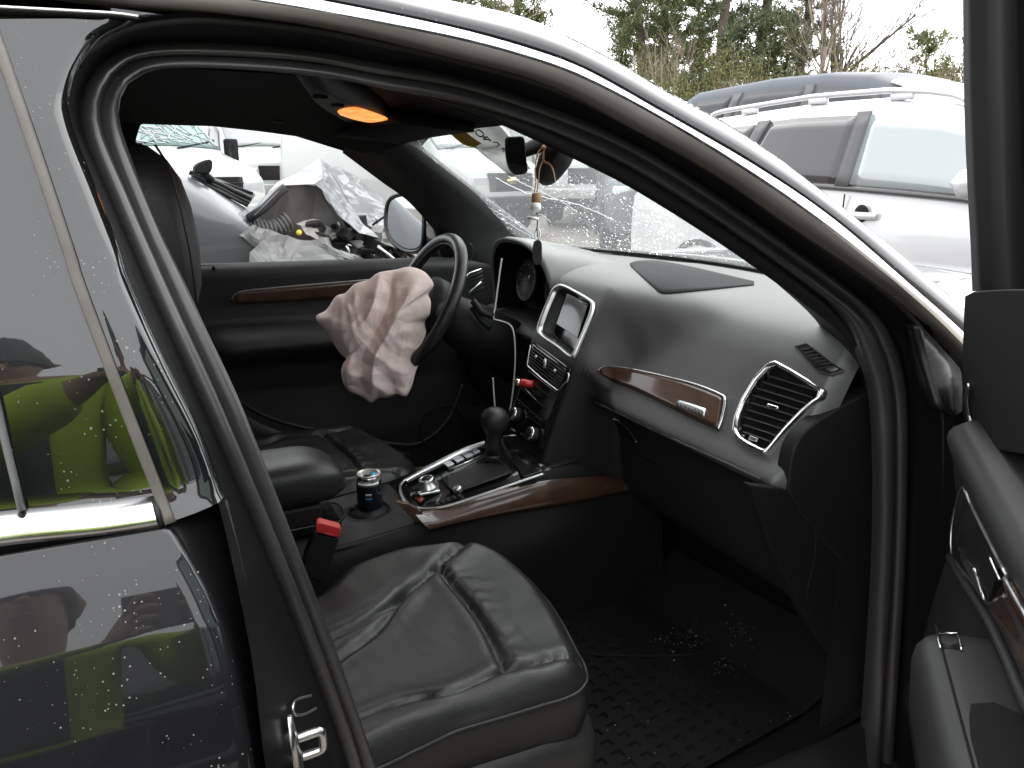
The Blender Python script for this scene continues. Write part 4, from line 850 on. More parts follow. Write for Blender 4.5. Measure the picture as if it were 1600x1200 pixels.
# rotary controller and its four keys
c = cp(667, 768, 0.002)
box('controller_key', c + [0.0, -0.012, 0.003], (0.05, 0.018, 0.008), M['satin'], con, bevel=0.003)
box('controller_key', c + [-0.012, 0.018, 0.003], (0.035, 0.018, 0.008), M['dark'], con, bevel=0.003)
lathe('controller_dial', [(0.024, 0.0), (0.024, 0.008), (0.019, 0.011), (0.018, 0.024), (0.0165, 0.027), (0.012, 0.0275), (0.011, 0.0235), (0.002, 0.0225)], c + [0.006, 0.004, 0.004], cpn, M['satin'], con, 32)
lathe('controller_cap', [(0.0108, 0.0), (0.0108, 0.002), (0.002, 0.003)], c + [0.0005, 0.004, 0.0285], cpn, M['dark'], con, 24)
lathe('volume_dial', [(0.0105, 0), (0.0105, 0.008), (0.0085, 0.012), (0.004, 0.0125)], cp(716, 768, 0.002), cpn, M['satin'], con, 24)
prism('red_key', [cp(u, v, 0.005) for u, v in [(648, 777), (656, 774), (663, 778), (655, 785)]][::-1], (0, 0, -0.004), mat('red_key', (0.16, 0.03, 0.02), 0.4), con)
for quad in ([(693, 724), (703, 719), (710, 724), (700, 729)], [(708, 717), (720, 712), (726, 716), (714, 722)], [(723, 711), (735, 706), (741, 710), (729, 715)], [(737, 705), (746, 701), (751, 705), (742, 709)]):
    prism('selector_key', [cp(u, v, 0.008) for u, v in quad][::-1], (0, 0, -0.006), M['satin'], con, bevel=0.001)
tube('key_rail', [cp(u, v, 0.006) for u, v in ((702, 734), (726, 724), (751, 713))], 0.003, M['satin'], con, k=6)
for k in range(5):
    prism('side_key', [cp(680 + k * 9 + du, 790 - k * 3.2 + dv, 0.004) for du, dv in ((0, 0), (7, -2.5), (3, -7), (-4, -4.5))][::-1], (0, 0, -0.003), M['dark'], con)
tube('shift_slot_edge', [cp(u, v, 0.003) for u, v in [(688, 742), (706, 766), (760, 752), (800, 738), (784, 722), (757, 712)]], 0.0016, M['plastic'], con, k=6)
# ashtray lid ahead of the selector
prism('ashtray_lid', [cp(u, v, 0.004) for u, v in [(800, 722), (836, 718), (850, 735), (818, 745)]][::-1], (0, 0, -0.006), M['gloss'], con, bevel=0.002)
tube('ashtray_lip', [cp(u, v, 0.02) for u, v in [(786, 682), (806, 680)]], 0.002, M['satin'], con, k=6)
# selector lever
gl_ = empty('gear_lever', (0, 0, 0), 0, car)
gb, gt = cp(757, 738, 0.005), on(773, 655, Y=0.02)
ax = (gt - gb) / np.linalg.norm(gt - gb)
kp = on(770, 712, Y=0.015); kax = gt - kp; kl = np.linalg.norm(kax); kax /= kl
lathe('gear_knob', [(0.0155, -0.002), (0.0165, kl * 0.30), (0.0175, kl * 0.55), (0.0225, kl * 0.66), (0.030, kl * 0.78), (0.0335, kl * 0.95), (0.0325, kl * 1.10), (0.026, kl * 1.23), (0.014, kl * 1.31), (0.001, kl * 1.325)], kp, kax, M['leather'], gl_, 28)
lathe('knob_collar', [(0.017, -0.008), (0.0175, -0.002), (0.0165, 0.002)], kp, kax, M['plastic'], gl_, 24)
bo = np.array([cp(u, v, 0.004) for u, v in spline([(700, 752), (712, 768), (752, 756), (790, 742), (798, 732), (776, 722), (745, 722), (712, 738)], 40, True)])
rows = []
for t in np.linspace(0, 1, 9):
    cnt = bo.mean(0) * (1 - t) + (kp - kax * 0.004) * t; sc_ = (1 - t) ** 1.4 * 0.86 + 0.14
    row = cnt + (bo - bo.mean(0)) * sc_; rad = 1 + 0.07 * math.sin(t * 14); row = cnt + (row - cnt) * rad; rows.append(row)
loft('gear_boot', rows, M['leather'], gl_, closed=True)
# ---------------------------------------------------------------- armrest
ar = empty('armrest', (0, 0, 0), 0, car)
rows = []
for x in np.r_[np.linspace(-0.62, -0.06, 14), np.linspace(-0.05, 0.035, 12)]:
    e = max(0, (x + 0.07) / 0.105); h = math.sqrt(max(0.0, 1 - e ** 2.2)); zt = 0.722 + 0.068 * (0.12 + 0.88 * h); zb = 0.722 - 0.028 * h; w_ = 0.088 * (0.45 + 0.55 * h)
    rows.append([(x, w_ * math.copysign(abs(math.cos(a)) ** 0.55, math.cos(a)), (zt + zb) / 2 + (zt - zb) / 2 * math.copysign(abs(math.sin(a)) ** 0.6, math.sin(a))) for a in np.linspace(0, 2 * math.pi, 40, endpoint=False)])
loft('armrest_pad', rows, M['leather'], ar, closed=True, caps=True)
box('armrest_base', (-0.30, 0, 0.672), (0.55, 0.15, 0.055), M['dark'], ar, bevel=0.008)
box('armrest_hinge_plate', (-0.06, -0.03, 0.652), (0.14, 0.11, 0.02), M['gloss'], ar, bevel=0.004)
# ---------------------------------------------------------------- seats
def seat(side):
    root = empty('passenger_seat' if side < 0 else 'driver_seat', (0, 0, 0), 0, car)
    opx = [(482, 925), (550, 887), (625, 862), (700, 851), (752, 849), (797, 863), (850, 908), (899, 990), (913, 1027), (906, 1048), (880, 1063), (812, 1084), (700, 1120), (571, 1180)]
    O = [on(u, v, Z=0.612)[:2] for u, v in opx] + [np.array([-0.22, -0.71]), np.array([-0.30, -0.66]), np.array([-0.31, -0.45]), np.array([-0.30, -0.25]), np.array([-0.20, -0.235])]
    O = spline(O, 160, True); c = np.array([0.04, -0.45]); na, nr = len(O), 76
    seams = [[(505, 992), (569, 967), (632, 926), (685, 892), (737, 853)], [(515, 1030), (587, 982), (621, 941), (632, 924)], [(687, 894), (737, 949), (767, 997), (792, 1055)],
             [(545, 1132), (625, 1102), (662, 1095), (700, 1093), (790, 1054), (902, 1028)]]
    S = [np.array([on(u, v, Z=0.605)[:2] for u, v in spline(s, 40)]) for s in seams]
    dep = [(0.016, 0.0075), (0.010, 0.008), (0.015, 0.008), (0.013, 0.0075)]
    S[0] = np.vstack([[-0.22, -0.30], S[0]]); S[3] = np.vstack([[-0.22, -0.62], S[3]])
    def height(p, d):
        t = (p[1] + 0.445) / 0.255; s = np.clip((p[0] + 0.1) / 0.36, 0, 1)
        z = 0.606 + 0.030 * np.clip((abs(t) - 0.45) / 0.45, 0, 1) ** 1.5 * (1 - 0.45 * s) - 0.012 * (1 - t * t) * (1 - s) + 0.006 * s
        if t < 0: z -= 0.010 * np.clip((-t - 0.5) / 0.5, 0, 1)
        z -= 0.030 * max(0.0, 1 - d / 0.035) ** 2.0
        for q, (dp, w_) in zip(S, dep):
            dist = np.sqrt(((q - p) ** 2).sum(1).min()); z -= dp * math.exp(-(dist / w_) ** 2) - 0.003 * math.exp(-((dist - 0.022) / 0.018) ** 2)
        z += 0.0022 * noise.noise(Vector((p[0] * 9, p[1] * 7, 0))) + 0.0013 * noise.noise(Vector((p[0] * 22, p[1] * 13, 2)))
        dq = np.sqrt(((S[2] - p) ** 2).sum(1)); k = dq.argmin()
        if dq[k] < 0.11: z += 0.0015 * math.sin(p[1] * 150 + 9 * noise.noise(Vector((p[0] * 14, p[1] * 14, 5)))) * math.exp(-(dq[k] / 0.045) ** 2) * (p[0] > S[2][k][0])
        rr = 1 - abs(noise.noise(Vector((p[0] * 30, p[1] * 12, 9)))) * 3
        z += 0.0007 * max(0, rr)
        return z
    V = []
    for i in range(nr):
        rho = max((i / (nr - 1)) ** 0.9, 0.003)
        for o_ in O:
            p = c + (o_ - c) * rho; d = np.linalg.norm(o_ - p); V.append((p[0], p[1], height(p, d)))
    edge = np.array(V[-na:]); skirt = []
    oc = edge - np.array([c[0], c[1], 0]); oc[:, 2] = 0; oc /= np.linalg.norm(oc, axis=1)[:, None]
    for dz, ex in ((0.006, 0.003), (0.014, 0.006), (0.04, 0.010), (0.075, 0.006), (0.11, -0.006)):
        row = edge + oc * ex - [0, 0, dz]; row[:, 2] += 0.003 * np.sin(np.arange(na) * 0.4); skirt.append(row)
    V = np.vstack([V] + skirt); F = gridf(nr + len(skirt), na, True)
    if side > 0: V[:, 1] *= -1; F = [f[::-1] for f in F]
    obj('seat_cushion', V, F, M['leather'], root)
    pe = edge + oc * 0.005 - [0, 0, 0.010]
    if side > 0: pe = pe * [1, -1, 1]
    tube('cushion_piping', pe, 0.0032, M['leather'], root, closed=True, k=8)
    # seat base cover
    rows = []
    for dz, ex in ((0.075, -0.005), (0.082, 0.014), (0.10, 0.022), (0.16, 0.024), (0.21, 0.01), (0.22, -0.03)):
        row = edge + oc * ex; row[:, 2] = 0.592 - dz - 0.028 * np.clip((edge[:, 0] - 0.16) / 0.1, 0, 1) * (1 if dz < 0.15 else 0); row[:, 1] *= -side * -1 if False else 1
        if side > 0: row = row * [1, -1, 1]
        rows.append(row)
    loft('seat_base', rows, M['plastic'], root, closed=True)
    # backrest
    yc = 0.385 * side
    rows = []
    for z, xf, th_, hw in ((0.60, -0.13, 0.16, 0.23), (0.70, -0.145, 0.17, 0.25), (0.85, -0.185, 0.165, 0.255), (1.0, -0.228, 0.15, 0.24), (1.10, -0.262, 0.125, 0.205), (1.155, -0.285, 0.09, 0.16), (1.17, -0.30, 0.05, 0.10)):
        rows.append([(xf - th_ / 2 - 0.01 * 0 + th_ / 2 * math.copysign(abs(math.cos(a)) ** 0.6, math.cos(a)) + 0.02 * (abs(math.sin(a)) ** 4) * (math.cos(a) > -0.2), yc + hw * math.copysign(abs(math.sin(a)) ** 0.6, math.sin(a)), z) for a in np.linspace(0, 2 * math.pi, 40, endpoint=False)])
    loft('backrest', rows, M['leather'], root, closed=True, caps=True)
    # headrest: seen from its side it is a tall tapered pad
    rows = []
    for z, xf, xb, hw in ((1.160, -0.263, -0.325, 0.085), (1.175, -0.248, -0.345, 0.11), (1.21, -0.238, -0.362, 0.128), (1.26, -0.236, -0.372, 0.134), (1.31, -0.241, -0.376, 0.132), (1.345, -0.25, -0.374, 0.126), (1.37, -0.264, -0.366, 0.11), (1.387, -0.285, -0.35, 0.08), (1.392, -0.30, -0.335, 0.04)):
        rows.append([((xf + xb) / 2 + (xf - xb) / 2 * math.copysign(abs(math.cos(a)) ** 0.7, math.cos(a)), yc + hw * math.copysign(abs(math.sin(a)) ** 0.62, math.sin(a)), z) for a in np.linspace(0, 2 * math.pi, 40, endpoint=False)])
    loft('headrest', rows, M['headcloth'], root, closed=True, caps=True)
    tube('headrest_seam', [((r[9][0] + 0.012), r[9][1] + 0.0, r[9][2]) if side > 0 else ((r[31][0] + 0.03), r[31][1] + 0.002, r[31][2]) for r in rows[1:-1]], 0.0016, M['headcloth'], root, k=5)
    for dy in (-0.06, 0.06): tube('headrest_post', [(-0.30, yc + dy, 1.10), (-0.305, yc + dy, 1.20)], 0.006, M['chrome'], root, k=8)
    return root
ps_ = seat(-1); ds_ = seat(1)
# belt buckle of the passenger seat
bk = empty('seat_belt_buckle', (0, 0, 0), 0, car)
br = mat('red_button_plastic', (0.55, 0.035, 0.03), 0.42, spec=0.4, bump=0.2, bs=300)
q = [on(u, v, Y=-0.185) for u, v in [(494, 819), (500, 817), (530, 825), (533, 829), (531, 838), (528, 841), (498, 834), (494, 829)]]
prism('buckle_button', q, (0.004, 0.016, 0.004), br, bk, bevel=0.002)
q2 = [on(u, v, Y=-0.186) for u, v in [(497, 829), (529, 838), (528, 841), (497, 833)]]
prism('buckle_slot', q2, (0, 0.004, 0), mat('red_slot_shadow', (0.30, 0.02, 0.02), 0.5), bk)
q = [on(u, v, Y=-0.183) for u, v in [(493, 834), (531, 842), (516, 885), (505, 912), (470, 900), (480, 862)]]
prism('buckle_body', q, (0.0, 0.024, 0.0), M['dark'], bk, bevel=0.004)
# ---------------------------------------------------------------- overhead console and sun visor
ovh = empty('overhead_console', (0, 0, 0), 0, car)
lb = bvh_of(liner)
zc_ = 1.462
def oc_(u, v, z=1.462): return on(u, v, Z=z)
of = [(486, 146), (505, 142), (540, 155), (585, 175), (622, 188), (640, 192), (600, 204), (560, 198), (520, 178), (494, 160)]
po_ = np.array([on(u, v, Y=0.02 + 0.10 * math.sin(k)) if False else oc_(u, v, 1.468) for k, (u, v) in enumerate(spline(of, 50, True))])
cn = po_.mean(0)
loft('console_housing', [cn + (po_ - cn) * s + [0, 0, h] for s, h in ((1.25, 0.03), (1.1, 0.012), (1.0, 0.0), (0.96, -0.002))], M['dark'], ovh, closed=True, caps=True)
lo = [(527, 174), (552, 167), (580, 174), (605, 184), (601, 188), (580, 190), (550, 184)]
lm = bpy.data.materials.new('lit_dome_lens'); lm.use_nodes = True
pbs = lm.node_tree.nodes['Principled BSDF']; pbs.inputs['Base Color'].default_value = (0.9, 0.5, 0.2, 1)
tcx = lm.node_tree.nodes.new('ShaderNodeTexCoord'); nzx = lm.node_tree.nodes.new('ShaderNodeTexNoise'); nzx.inputs['Scale'].default_value = 30; lm.node_tree.links.new(tcx.outputs['Object'], nzx.inputs[0])
rmp = lm.node_tree.nodes.new('ShaderNodeValToRGB'); rmp.color_ramp.elements[0].color = (0.85, 0.20, 0.035, 1); rmp.color_ramp.elements[1].color = (1.0, 0.42, 0.12, 1); rmp.color_ramp.elements[0].position = 0.35; rmp.color_ramp.elements[1].position = 0.65
lm.node_tree.links.new(nzx.outputs['Fac'], rmp.inputs[0]); lm.node_tree.links.new(rmp.outputs[0], pbs.inputs['Emission Color']); pbs.inputs['Emission Strength'].default_value = 0.42
pl_ = np.array([oc_(u, v, 1.464) for u, v in spline(lo, 40, True)]); cl_ = pl_.mean(0)
loft('dome_lamp', [cl_ + (pl_ - cl_) * s + [0, 0, h] for s, h in ((1.0, 0.0), (0.97, -0.003), (0.7, -0.005), (0.01, -0.0055))], lm, ovh, closed=True)
for q in ((500, 152), (527, 165), (612, 189)): box('overhead_button', oc_(*q, 1.4635), (0.022, 0.012, 0.006), M['plastic'], ovh, bevel=0.002)
sv_ = loft('sun_visor', [[(0.40 - 0.05 * (y / 0.5) ** 2 - t, y, 1.452 + 0.10 * t - 0.02 * (abs(y) / 0.5) ** 3 + 0.004 * 0) for y in np.linspace(0.10, 0.48, 10)] for t in (0.0, 0.08, 0.17)], M['liner'], car, solid=0.016)
# ---------------------------------------------------------------- inside mirror and sensor housing
rm = empty('rear_view_mirror', (0, 0, 0), 0, car)
rn = np.array([-0.47, -0.87, 0.07]); rn /= np.linalg.norm(rn); rp = on(805, 243, Y=-0.02)
rm_o = [(790, 222), (794, 216), (815, 215), (819, 222), (822, 262), (820, 268), (803, 272), (794, 264)]
# tall and narrow from here: the head is wide across the car
yaxis = np.array([0.28, -0.96, -0.02]); yaxis /= np.linalg.norm(yaxis)
gpl = np.array([on_plane(u, v, rp, rn) for u, v in spline([(790, 222), (793, 216), (805, 215), (816, 215), (819, 222), (821, 245), (823, 264), (818, 269), (806, 270), (796, 263), (791, 245)], 40, True)])
gc = gpl.mean(0)
rows = [gc + (gpl - gc) * s - rn * d for s, d in ((0.93, -0.001), (1.0, -0.003), (1.07, 0.002), (1.08, 0.012), (1.0, 0.03), (0.75, 0.042), (0.3, 0.046))]
loft('mirror_shell', rows, M['dark'], rm, closed=True, caps=False)
obj('mirror_glass', gc + (gpl - gc) * 0.94 + rn * 0.0015, [tuple(range(len(gpl)))], M['mirror'], rm, smooth=False)
tube('mirror_stem', [gc - rn * 0.04, gc - rn * 0.055 + [0.01, 0, 0.01], wcast(868, 215)], [0.014, 0.014, 0.02], M['dark'], rm, k=12)
sb_o = [(846, 238), (858, 214), (885, 205), (900, 235), (888, 255), (872, 268), (856, 268), (847, 256)]
pso = np.array([wcast(u, v, 0.012) for u, v in spline(sb_o, 40, True)]); pc = pso.mean(0)
loft('sensor_housing', [pc + (pso - pc) * s + np.array([-0.35, -0.1, -0.5]) * h for s, h in ((1.0, -0.02), (1.0, 0.02), (0.9, 0.05), (0.5, 0.065), (0.02, 0.067))], M['black'], rm, closed=True)
# ---------------------------------------------------------------- open passenger door
od_ = empty('open_passenger_door', (0, 0, 0), 0, car)
DP = np.array([0.70, -0.855, 0.0]); Dd = np.array([-0.722, -0.692, 0.0]); Dn = np.array([-0.692, 0.722, 0.0])
def D(s, off, z): return DP + Dd * s + Dn * off + np.array([0, 0, z])
pz = [0.42, 0.60, 0.80, 0.89, 0.935, 0.98, 1.012, 1.032, 1.045, 1.055, 1.059]
poff = [-0.055, -0.055, -0.055, -0.052, -0.045, -0.025, -0.010, -0.008, -0.016, -0.035, -0.075]
pfr = [-0.19, -0.165, -0.13, -0.07, -0.02, 0.04, 0.09, 0.115, 0.13, 0.14, 0.145]
rows = []
for z in np.linspace(0.42, 1.059, 60):
    o_, f_ = np.interp(z, pz, poff), np.interp(z, pz, pfr)
    rows.append([D(f_ + 0.012, o_ - 0.07, z), D(f_, o_ - 0.03, z), D(f_ + 0.004, o_ - 0.008, z), D(f_ + 0.016, o_, z)] + [D(s, o_ + 0.004 * math.sin(s * 4), z) for s in np.linspace(f_ + 0.05, 1.02, 24)])
dpanel = loft('inner_trim_panel', rows, M['plastic'], od_)
dpb = bvh_of(dpanel)
ds2 = lambda px, off, n, c=False: outline(px, dpb, off, n, c)
hb_ = [(1506, 762), (1498, 780), (1490, 812), (1487, 845), (1489, 868), (1500, 886), (1525, 915), (1549, 945), (1565, 925), (1576, 904), (1560, 870), (1540, 830), (1520, 790), (1510, 766)]
H = np.array(ds2(hb_, 0.001, 70, True))
obj('handle_recess', H, [tuple(range(len(H)))], M['black'], od_, smooth=False)
tube('recess_bezel', H, 0.0025, M['satin'], od_, closed=True, k=6)
patch('inner_handle', [(1509, 858), (1525, 880), (1536, 898)], [(1512, 876), (1528, 905), (1548, 938)], dpb, M['satin'], od_, 10, 4, 0.006, 0.004)
tube('handle_edge', ds2([(1510, 858), (1522, 876), (1537, 894)], 0.008, 12), 0.003, M['chrome'], od_, k=8)
tube('handle_tip', ds2([(1557, 868), (1566, 888), (1573, 903)], 0.006, 10), 0.002, M['chrome'], od_, k=6)
for q in ((1512, 796), (1505, 826), (1504, 842)):
    p = cast(*q, dpb, 0.003)
    if p is not None: box('memory_button', p, (0.012, 0.006, 0.010), M['dark'], od_, bevel=0.001)
patch('wood_strip', [(1551, 949), (1566, 927), (1580, 906), (1600, 940), (1640, 1010)], [(1553, 951), (1566, 972), (1585, 1010), (1600, 1042), (1640, 1120)], dpb, M['wood'], od_, 16, 5, 0.003, 0.004)
tube('wood_strip_edge', ds2([(1580, 903), (1600, 938), (1640, 1010)], 0.005, 20), 0.0022, M['satin'], od_, k=6)
tube('trim_lower_edge', ds2([(1488, 870), (1500, 892), (1530, 938), (1556, 980), (1580, 1030), (1600, 1076), (1640, 1160)], 0.004, 40), 0.006, M['plastic'], od_, k=8)
# armrest with pull cup and window switch
AZ = 0.853
rows = []
for s in np.r_[np.linspace(0.318, 0.345, 6), np.linspace(0.36, 1.0, 14)]:
    e = max(0, 1 - (s - 0.316) / 0.03); k_ = 1 - 0.5 * e * e
    rows.append([D(s, o_, z) for o_, z in ((-0.07, AZ - 0.006 * e), (-0.045, AZ - 0.010 * e), (0.0, AZ - 0.012 * e), (0.020 * k_, AZ - 0.004 - 0.014 * e), (0.030 * k_, AZ - 0.016 - 0.016 * e), (0.033 * k_, AZ - 0.04), (0.028 * k_, AZ - 0.10), (0.0, AZ - 0.16), (-0.06, AZ - 0.20))])
arms = loft('door_armrest', rows, M['plastic'], od_, caps=True)
tube('armrest_gap', [D(s, 0.010, AZ + 0.0005) for s in np.linspace(0.325, 1.0, 20)], 0.0013, M['black'], od_, k=5)
ab = bvh_of(arms)
wsx = [(1470, 1015), (1466, 1000), (1467, 989), (1474, 986), (1490, 988), (1496, 993), (1500, 1006), (1502, 1018)]
tube('window_switch_frame', outline(wsx, ab, 0.002, 30, False), 0.0016, M['chrome'], od_, k=6)
q = [cast(u, v, ab, 0.002) for u, v in [(1471, 1013), (1468, 993), (1494, 995), (1499, 1016)]]
if all(p is not None for p in q): prism('window_switch', q[::-1], (0, 0, -0.004), M['dark'], od_)
cup = [D(s_, o_, AZ + 0.0014) for s_, o_ in even(np.array([(0.47, -0.048), (0.455, -0.02), (0.47, 0.0), (0.52, 0.006), (0.95, 0.006), (0.95, -0.048), (0.47, -0.048)]), 40, True)]
obj('pull_cup', cup, [tuple(range(len(cup)))], M['black'], od_, smooth=False)
# window frame of the open door and the corner cover with tweeter ring
fn = Dn - np.array([0, 0, 0.36]); fp = D(0.2, -0.055, 1.10)
FL = [(1510, -260), (1503, -60), (1503, 60), (1505, 180), (1510, 300), (1515, 390), (1517, 455)]
FR = [(1584, -260), (1588, -60), (1590, 60), (1594, 180), (1598, 300), (1604, 390), (1610, 455)]
a_, b_ = np.array([on_plane(u, v, fp, fn) for u, v in spline(FL, 40)]), np.array([on_plane(u, v, fp, fn) for u, v in spline(FR, 40)])
fo = -Dn * 1.0
ztop = 1.565
def clipz(P):                                     # the post ends in the top rail
    Q = [p for p in P if p[2] <= ztop]; return np.array(even(np.array(Q), 40))
a_, b_ = clipz(a_), clipz(b_)
loft('door_window_frame', [a_ + fo * 0.045, a_ + fo * 0.008, a_ * 0.97 + b_ * 0.03, a_ * 0.7 + b_ * 0.3 - fo * 0.003, a_ * 0.62 + b_ * 0.38 + fo * 0.004, a_ * 0.3 + b_ * 0.7 + fo * 0.002, b_, b_ + fo * 0.03], M['black'], od_)
def Dw(s, z): return D(s, -0.055 + 0.36 * (z - 1.10), z)
sA = float((a_[0] - DP) @ Dd); sE = 1.04
rail = [a_[0] * 0.5 + b_[0] * 0.5 + fo * 0.012] + [Dw(s, ztop - 0.012 - 0.05 * ((s - sA) / (sE - sA)) ** 2) + fo * 0.012 for s in np.linspace(sA + 0.08, sE - 0.03, 10)] + [Dw(sE, z) + fo * 0.012 for z in (1.47, 1.40, 1.30, 1.18, 1.05)]
tube('door_window_rail', rail, 0.022, M['black'], od_, k=10)
gz_ = np.linspace(1.04, ztop - 0.03, 10); M['doorglass'] = glass('greenish_door_glass', (0.55, 0.66, 0.6), clear=0.45)
bz, bs = b_[:, 2], (b_ - DP) @ Dd; od2 = np.argsort(bz)
loft('door_glass', [[Dw(s, z) + fo * 0.022 for s in np.linspace(np.interp(z, bz[od2], bs[od2]) - 0.01, sE, 10)] for z in gz_], M['doorglass'], od_)
CC = [(1507, 462), (1514, 456), (1560, 452), (1700, 450), (1700, 722), (1600, 710), (1540, 700), (1521, 697), (1510, 672), (1503, 640), (1503, 560), (1505, 500)]
cp_ = D(0.2, -0.018, 1.10)
pcv = [on_plane(u, v, cp_, fn) for u, v in even(np.vstack([CC, CC[:1]]), 60, True)]
prism('corner_cover', pcv[::-1], fo * 0.05, M['black'], od_, bevel=0.004)
tube('tweeter_ring', [on_plane(u, v, cp_ + Dn * 0.004, fn) for u, v in spline([(1514, 602), (1511, 622), (1514, 646), (1520, 664)], 16)], 0.003, M['satin'], od_, k=6)
# outer skin and hinge face of the open door
loft('outer_skin', [[D(s, -0.155 - 0.02 * max(0, (z - 0.95) / 0.1) * -1, z) for s in np.linspace(0.03, 1.10, 12)] for z in (0.40, 0.6, 0.9, 1.0, 1.06)], M['paint'], od_, solid=0.003)
loft('hinge_face', [[D(np.interp(z, pz, pfr) + 0.008, -0.10, z), D(0.03, -0.152, z)] for z in np.linspace(0.42, 1.06, 10)], M['gloss'], od_)
# ================================================================== loose things in the cabin
# drink can
can = thing('drink_can', 'tall black drink can with open silver lid standing in the cup holder', 'can', (0.09, 0.0, 0.552))
def lz(prof, **k): return prof
cx = on(576, 738, Z=0.718); can.location = (cx[0], cx[1], 0.553)
cm = bpy.data.materials.new('can_print'); cm.use_nodes = True
nt = cm.node_tree; pp = nt.nodes['Principled BSDF']; pp.inputs['Base Color'].default_value = (0.008, 0.009, 0.013, 1); pp.inputs['Roughness'].default_value = 0.28; pp.inputs['Metallic'].default_value = 0.3; pp.inputs['Coat Weight'].default_value = 0.4
lathe('can_body', [(0.026, 0.0), (0.0285, 0.006), (0.0285, 0.135), (0.0275, 0.142), (0.0255, 0.150)], (0, 0, 0), (0, 0, 1), cm, can, 40)
alu = mat('bare_aluminium', (0.75, 0.75, 0.75), 0.3, 1.0, rvar=0.1, vs=80)
lathe('can_neck', [(0.0256, 0.1495), (0.0245, 0.156), (0.0238, 0.160)], (0, 0, 0), (0, 0, 1), alu, can, 40)
lathe('can_lid', [(0.0242, 0.159), (0.0258, 0.161), (0.0258, 0.164), (0.0248, 0.1645), (0.0235, 0.160), (0.002, 0.1598)], (0, 0, 0), (0, 0, 1), mat('pale_lid', (0.72, 0.70, 0.66), 0.35, 0.6), can, 40)
a = np.linspace(0, 2 * math.pi, 20, endpoint=False)
obj('can_opening', np.c_[-0.008 + 0.007 * np.cos(a), -0.008 + 0.0095 * np.sin(a), np.full(20, 0.1604)], [tuple(range(20))], M['black'], can, smooth=False)
prism('can_tab', [(x, y, 0.1612) for x, y in ((-0.001, -0.006), (0.004, -0.010), (0.016, -0.008), (0.017, 0.003), (0.004, 0.006))], (0, 0, 0.0012), mat('blue_tab', (0.10, 0.42, 0.62), 0.4, 0.5), can)
fac = math.atan2(CAM[1] - cx[1], CAM[0] - cx[0]) - 0.12
wink = mat('white_ink', (0.62, 0.66, 0.7), 0.5)
for k in range(7):                      # small print too fine to read: one upright stroke pair for each letter
    t = fac - 0.20 + 0.42 * k / 6
    tube('print_stroke', [(0.0287 * math.cos(t), 0.0287 * math.sin(t), 0.1205), (0.0287 * math.cos(t + 0.02), 0.0287 * math.sin(t + 0.02), 0.1255)], 0.0009, wink, can, k=4)
V = []; F = []
for k in range(13):
    t = fac - 0.22 + 0.5 * k / 12; V += [(0.0287 * math.cos(t), 0.0287 * math.sin(t), 0.112), (0.0287 * math.cos(t), 0.0287 * math.sin(t), 0.1165)]
    if k: F.append((2 * k - 2, 2 * k, 2 * k + 1, 2 * k - 1))
obj('can_blue_band', V, F, mat('blue_ink', (0.05, 0.20, 0.40), 0.4), can)
for k in range(22):
    t = fac - 0.9 + 1.8 * k / 21; p0_, p1_ = np.array([0.0284 * math.cos(t), 0.0284 * math.sin(t), 0.139]), np.array([0.0262 * math.cos(t), 0.0262 * math.sin(t), 0.149])
    tube('neck_stripe', [p0_, p1_], 0.0012, alu, can, k=5)
# charm hanging from the inside mirror
ch = thing('mirror_charm', 'glass bottle charm with cork and black tag hanging from the mirror', 'charm', tuple(gc - np.array([0, 0, 0.20])))
base = np.array(ch.location)
cordm = mat('tan_leather_cord', (0.42, 0.22, 0.12), 0.7); corkm = mat('cork_wood', (0.34, 0.19, 0.09), 0.75, var=0.4, vs=200); clr = mat('clear_bead', (0.85, 0.86, 0.85), 0.12, spec=0.8)
cyp = np.array(gc) - rn * 0.02 + np.array([0.0, -0.015, 0])
dist_ = np.linalg.norm(cyp - CAM)
def chp(u, v):
    d = ray(u, v); return CAM + d * ((cyp - CAM) @ _f) / (d @ _f) - base
tube('charm_cord', [chp(u, v) for u, v in spline([(835, 300), (837, 285), (836, 262), (840, 240), (848, 232), (850, 245), (843, 265), (841, 285), (839, 300)], 50)], 0.0014, cordm, ch, k=6)
tube('cord_loop', [chp(u, v) for u, v in spline([(846, 232), (851, 227), (849, 240), (850, 252), (858, 256), (864, 266), (868, 284)], 40)], [0.0025] * 20 + list(np.linspace(0.0025, 0.0012, 20)), cordm, ch, k=6)
lathe('cord_knot', [(0.001, -0.006), (0.005, -0.003), (0.005, 0.003), (0.001, 0.006)], chp(850, 231), (0, 0, 1), cordm, ch, 12)
lathe('cork', [(0.009, -0.010), (0.010, 0.0), (0.0105, 0.010), (0.008, 0.012)], chp(838, 311), (0.1, 0.1, 1), corkm, ch, 16)
lathe('bottle_bead', [(0.004, -0.012), (0.011, -0.007), (0.012, 0.0), (0.011, 0.006), (0.006, 0.009)], chp(837, 323), (0, 0, 1), M['windshield'] if False else clr, ch, 16)
lathe('bead_ring', [(0.011, -0.003), (0.013, 0.0), (0.011, 0.003)], chp(833, 341), (0.2, 0, 1), clr, ch, 16)
tube('charm_link', [chp(u, v) for u, v in ((838, 322), (840, 342), (839, 358), (840, 372))], 0.0012, M['dark'], ch, k=6)
tube('tag_ring', [chp(840 + 4 * math.cos(a), 366 + 9 * math.sin(a)) for a in np.linspace(0, 2 * math.pi, 16, endpoint=False)], 0.0014, M['satin'], ch, k=5, closed=True)
tg = [chp(u, v) for u, v in spline([(834, 378), (840, 375), (846, 378), (847, 395), (846, 411), (840, 414), (833, 411), (832, 395)], 30, True)]
prism('black_tag', tg, tuple(_f * 0.008), M['dark'], ch, bevel=0.002)
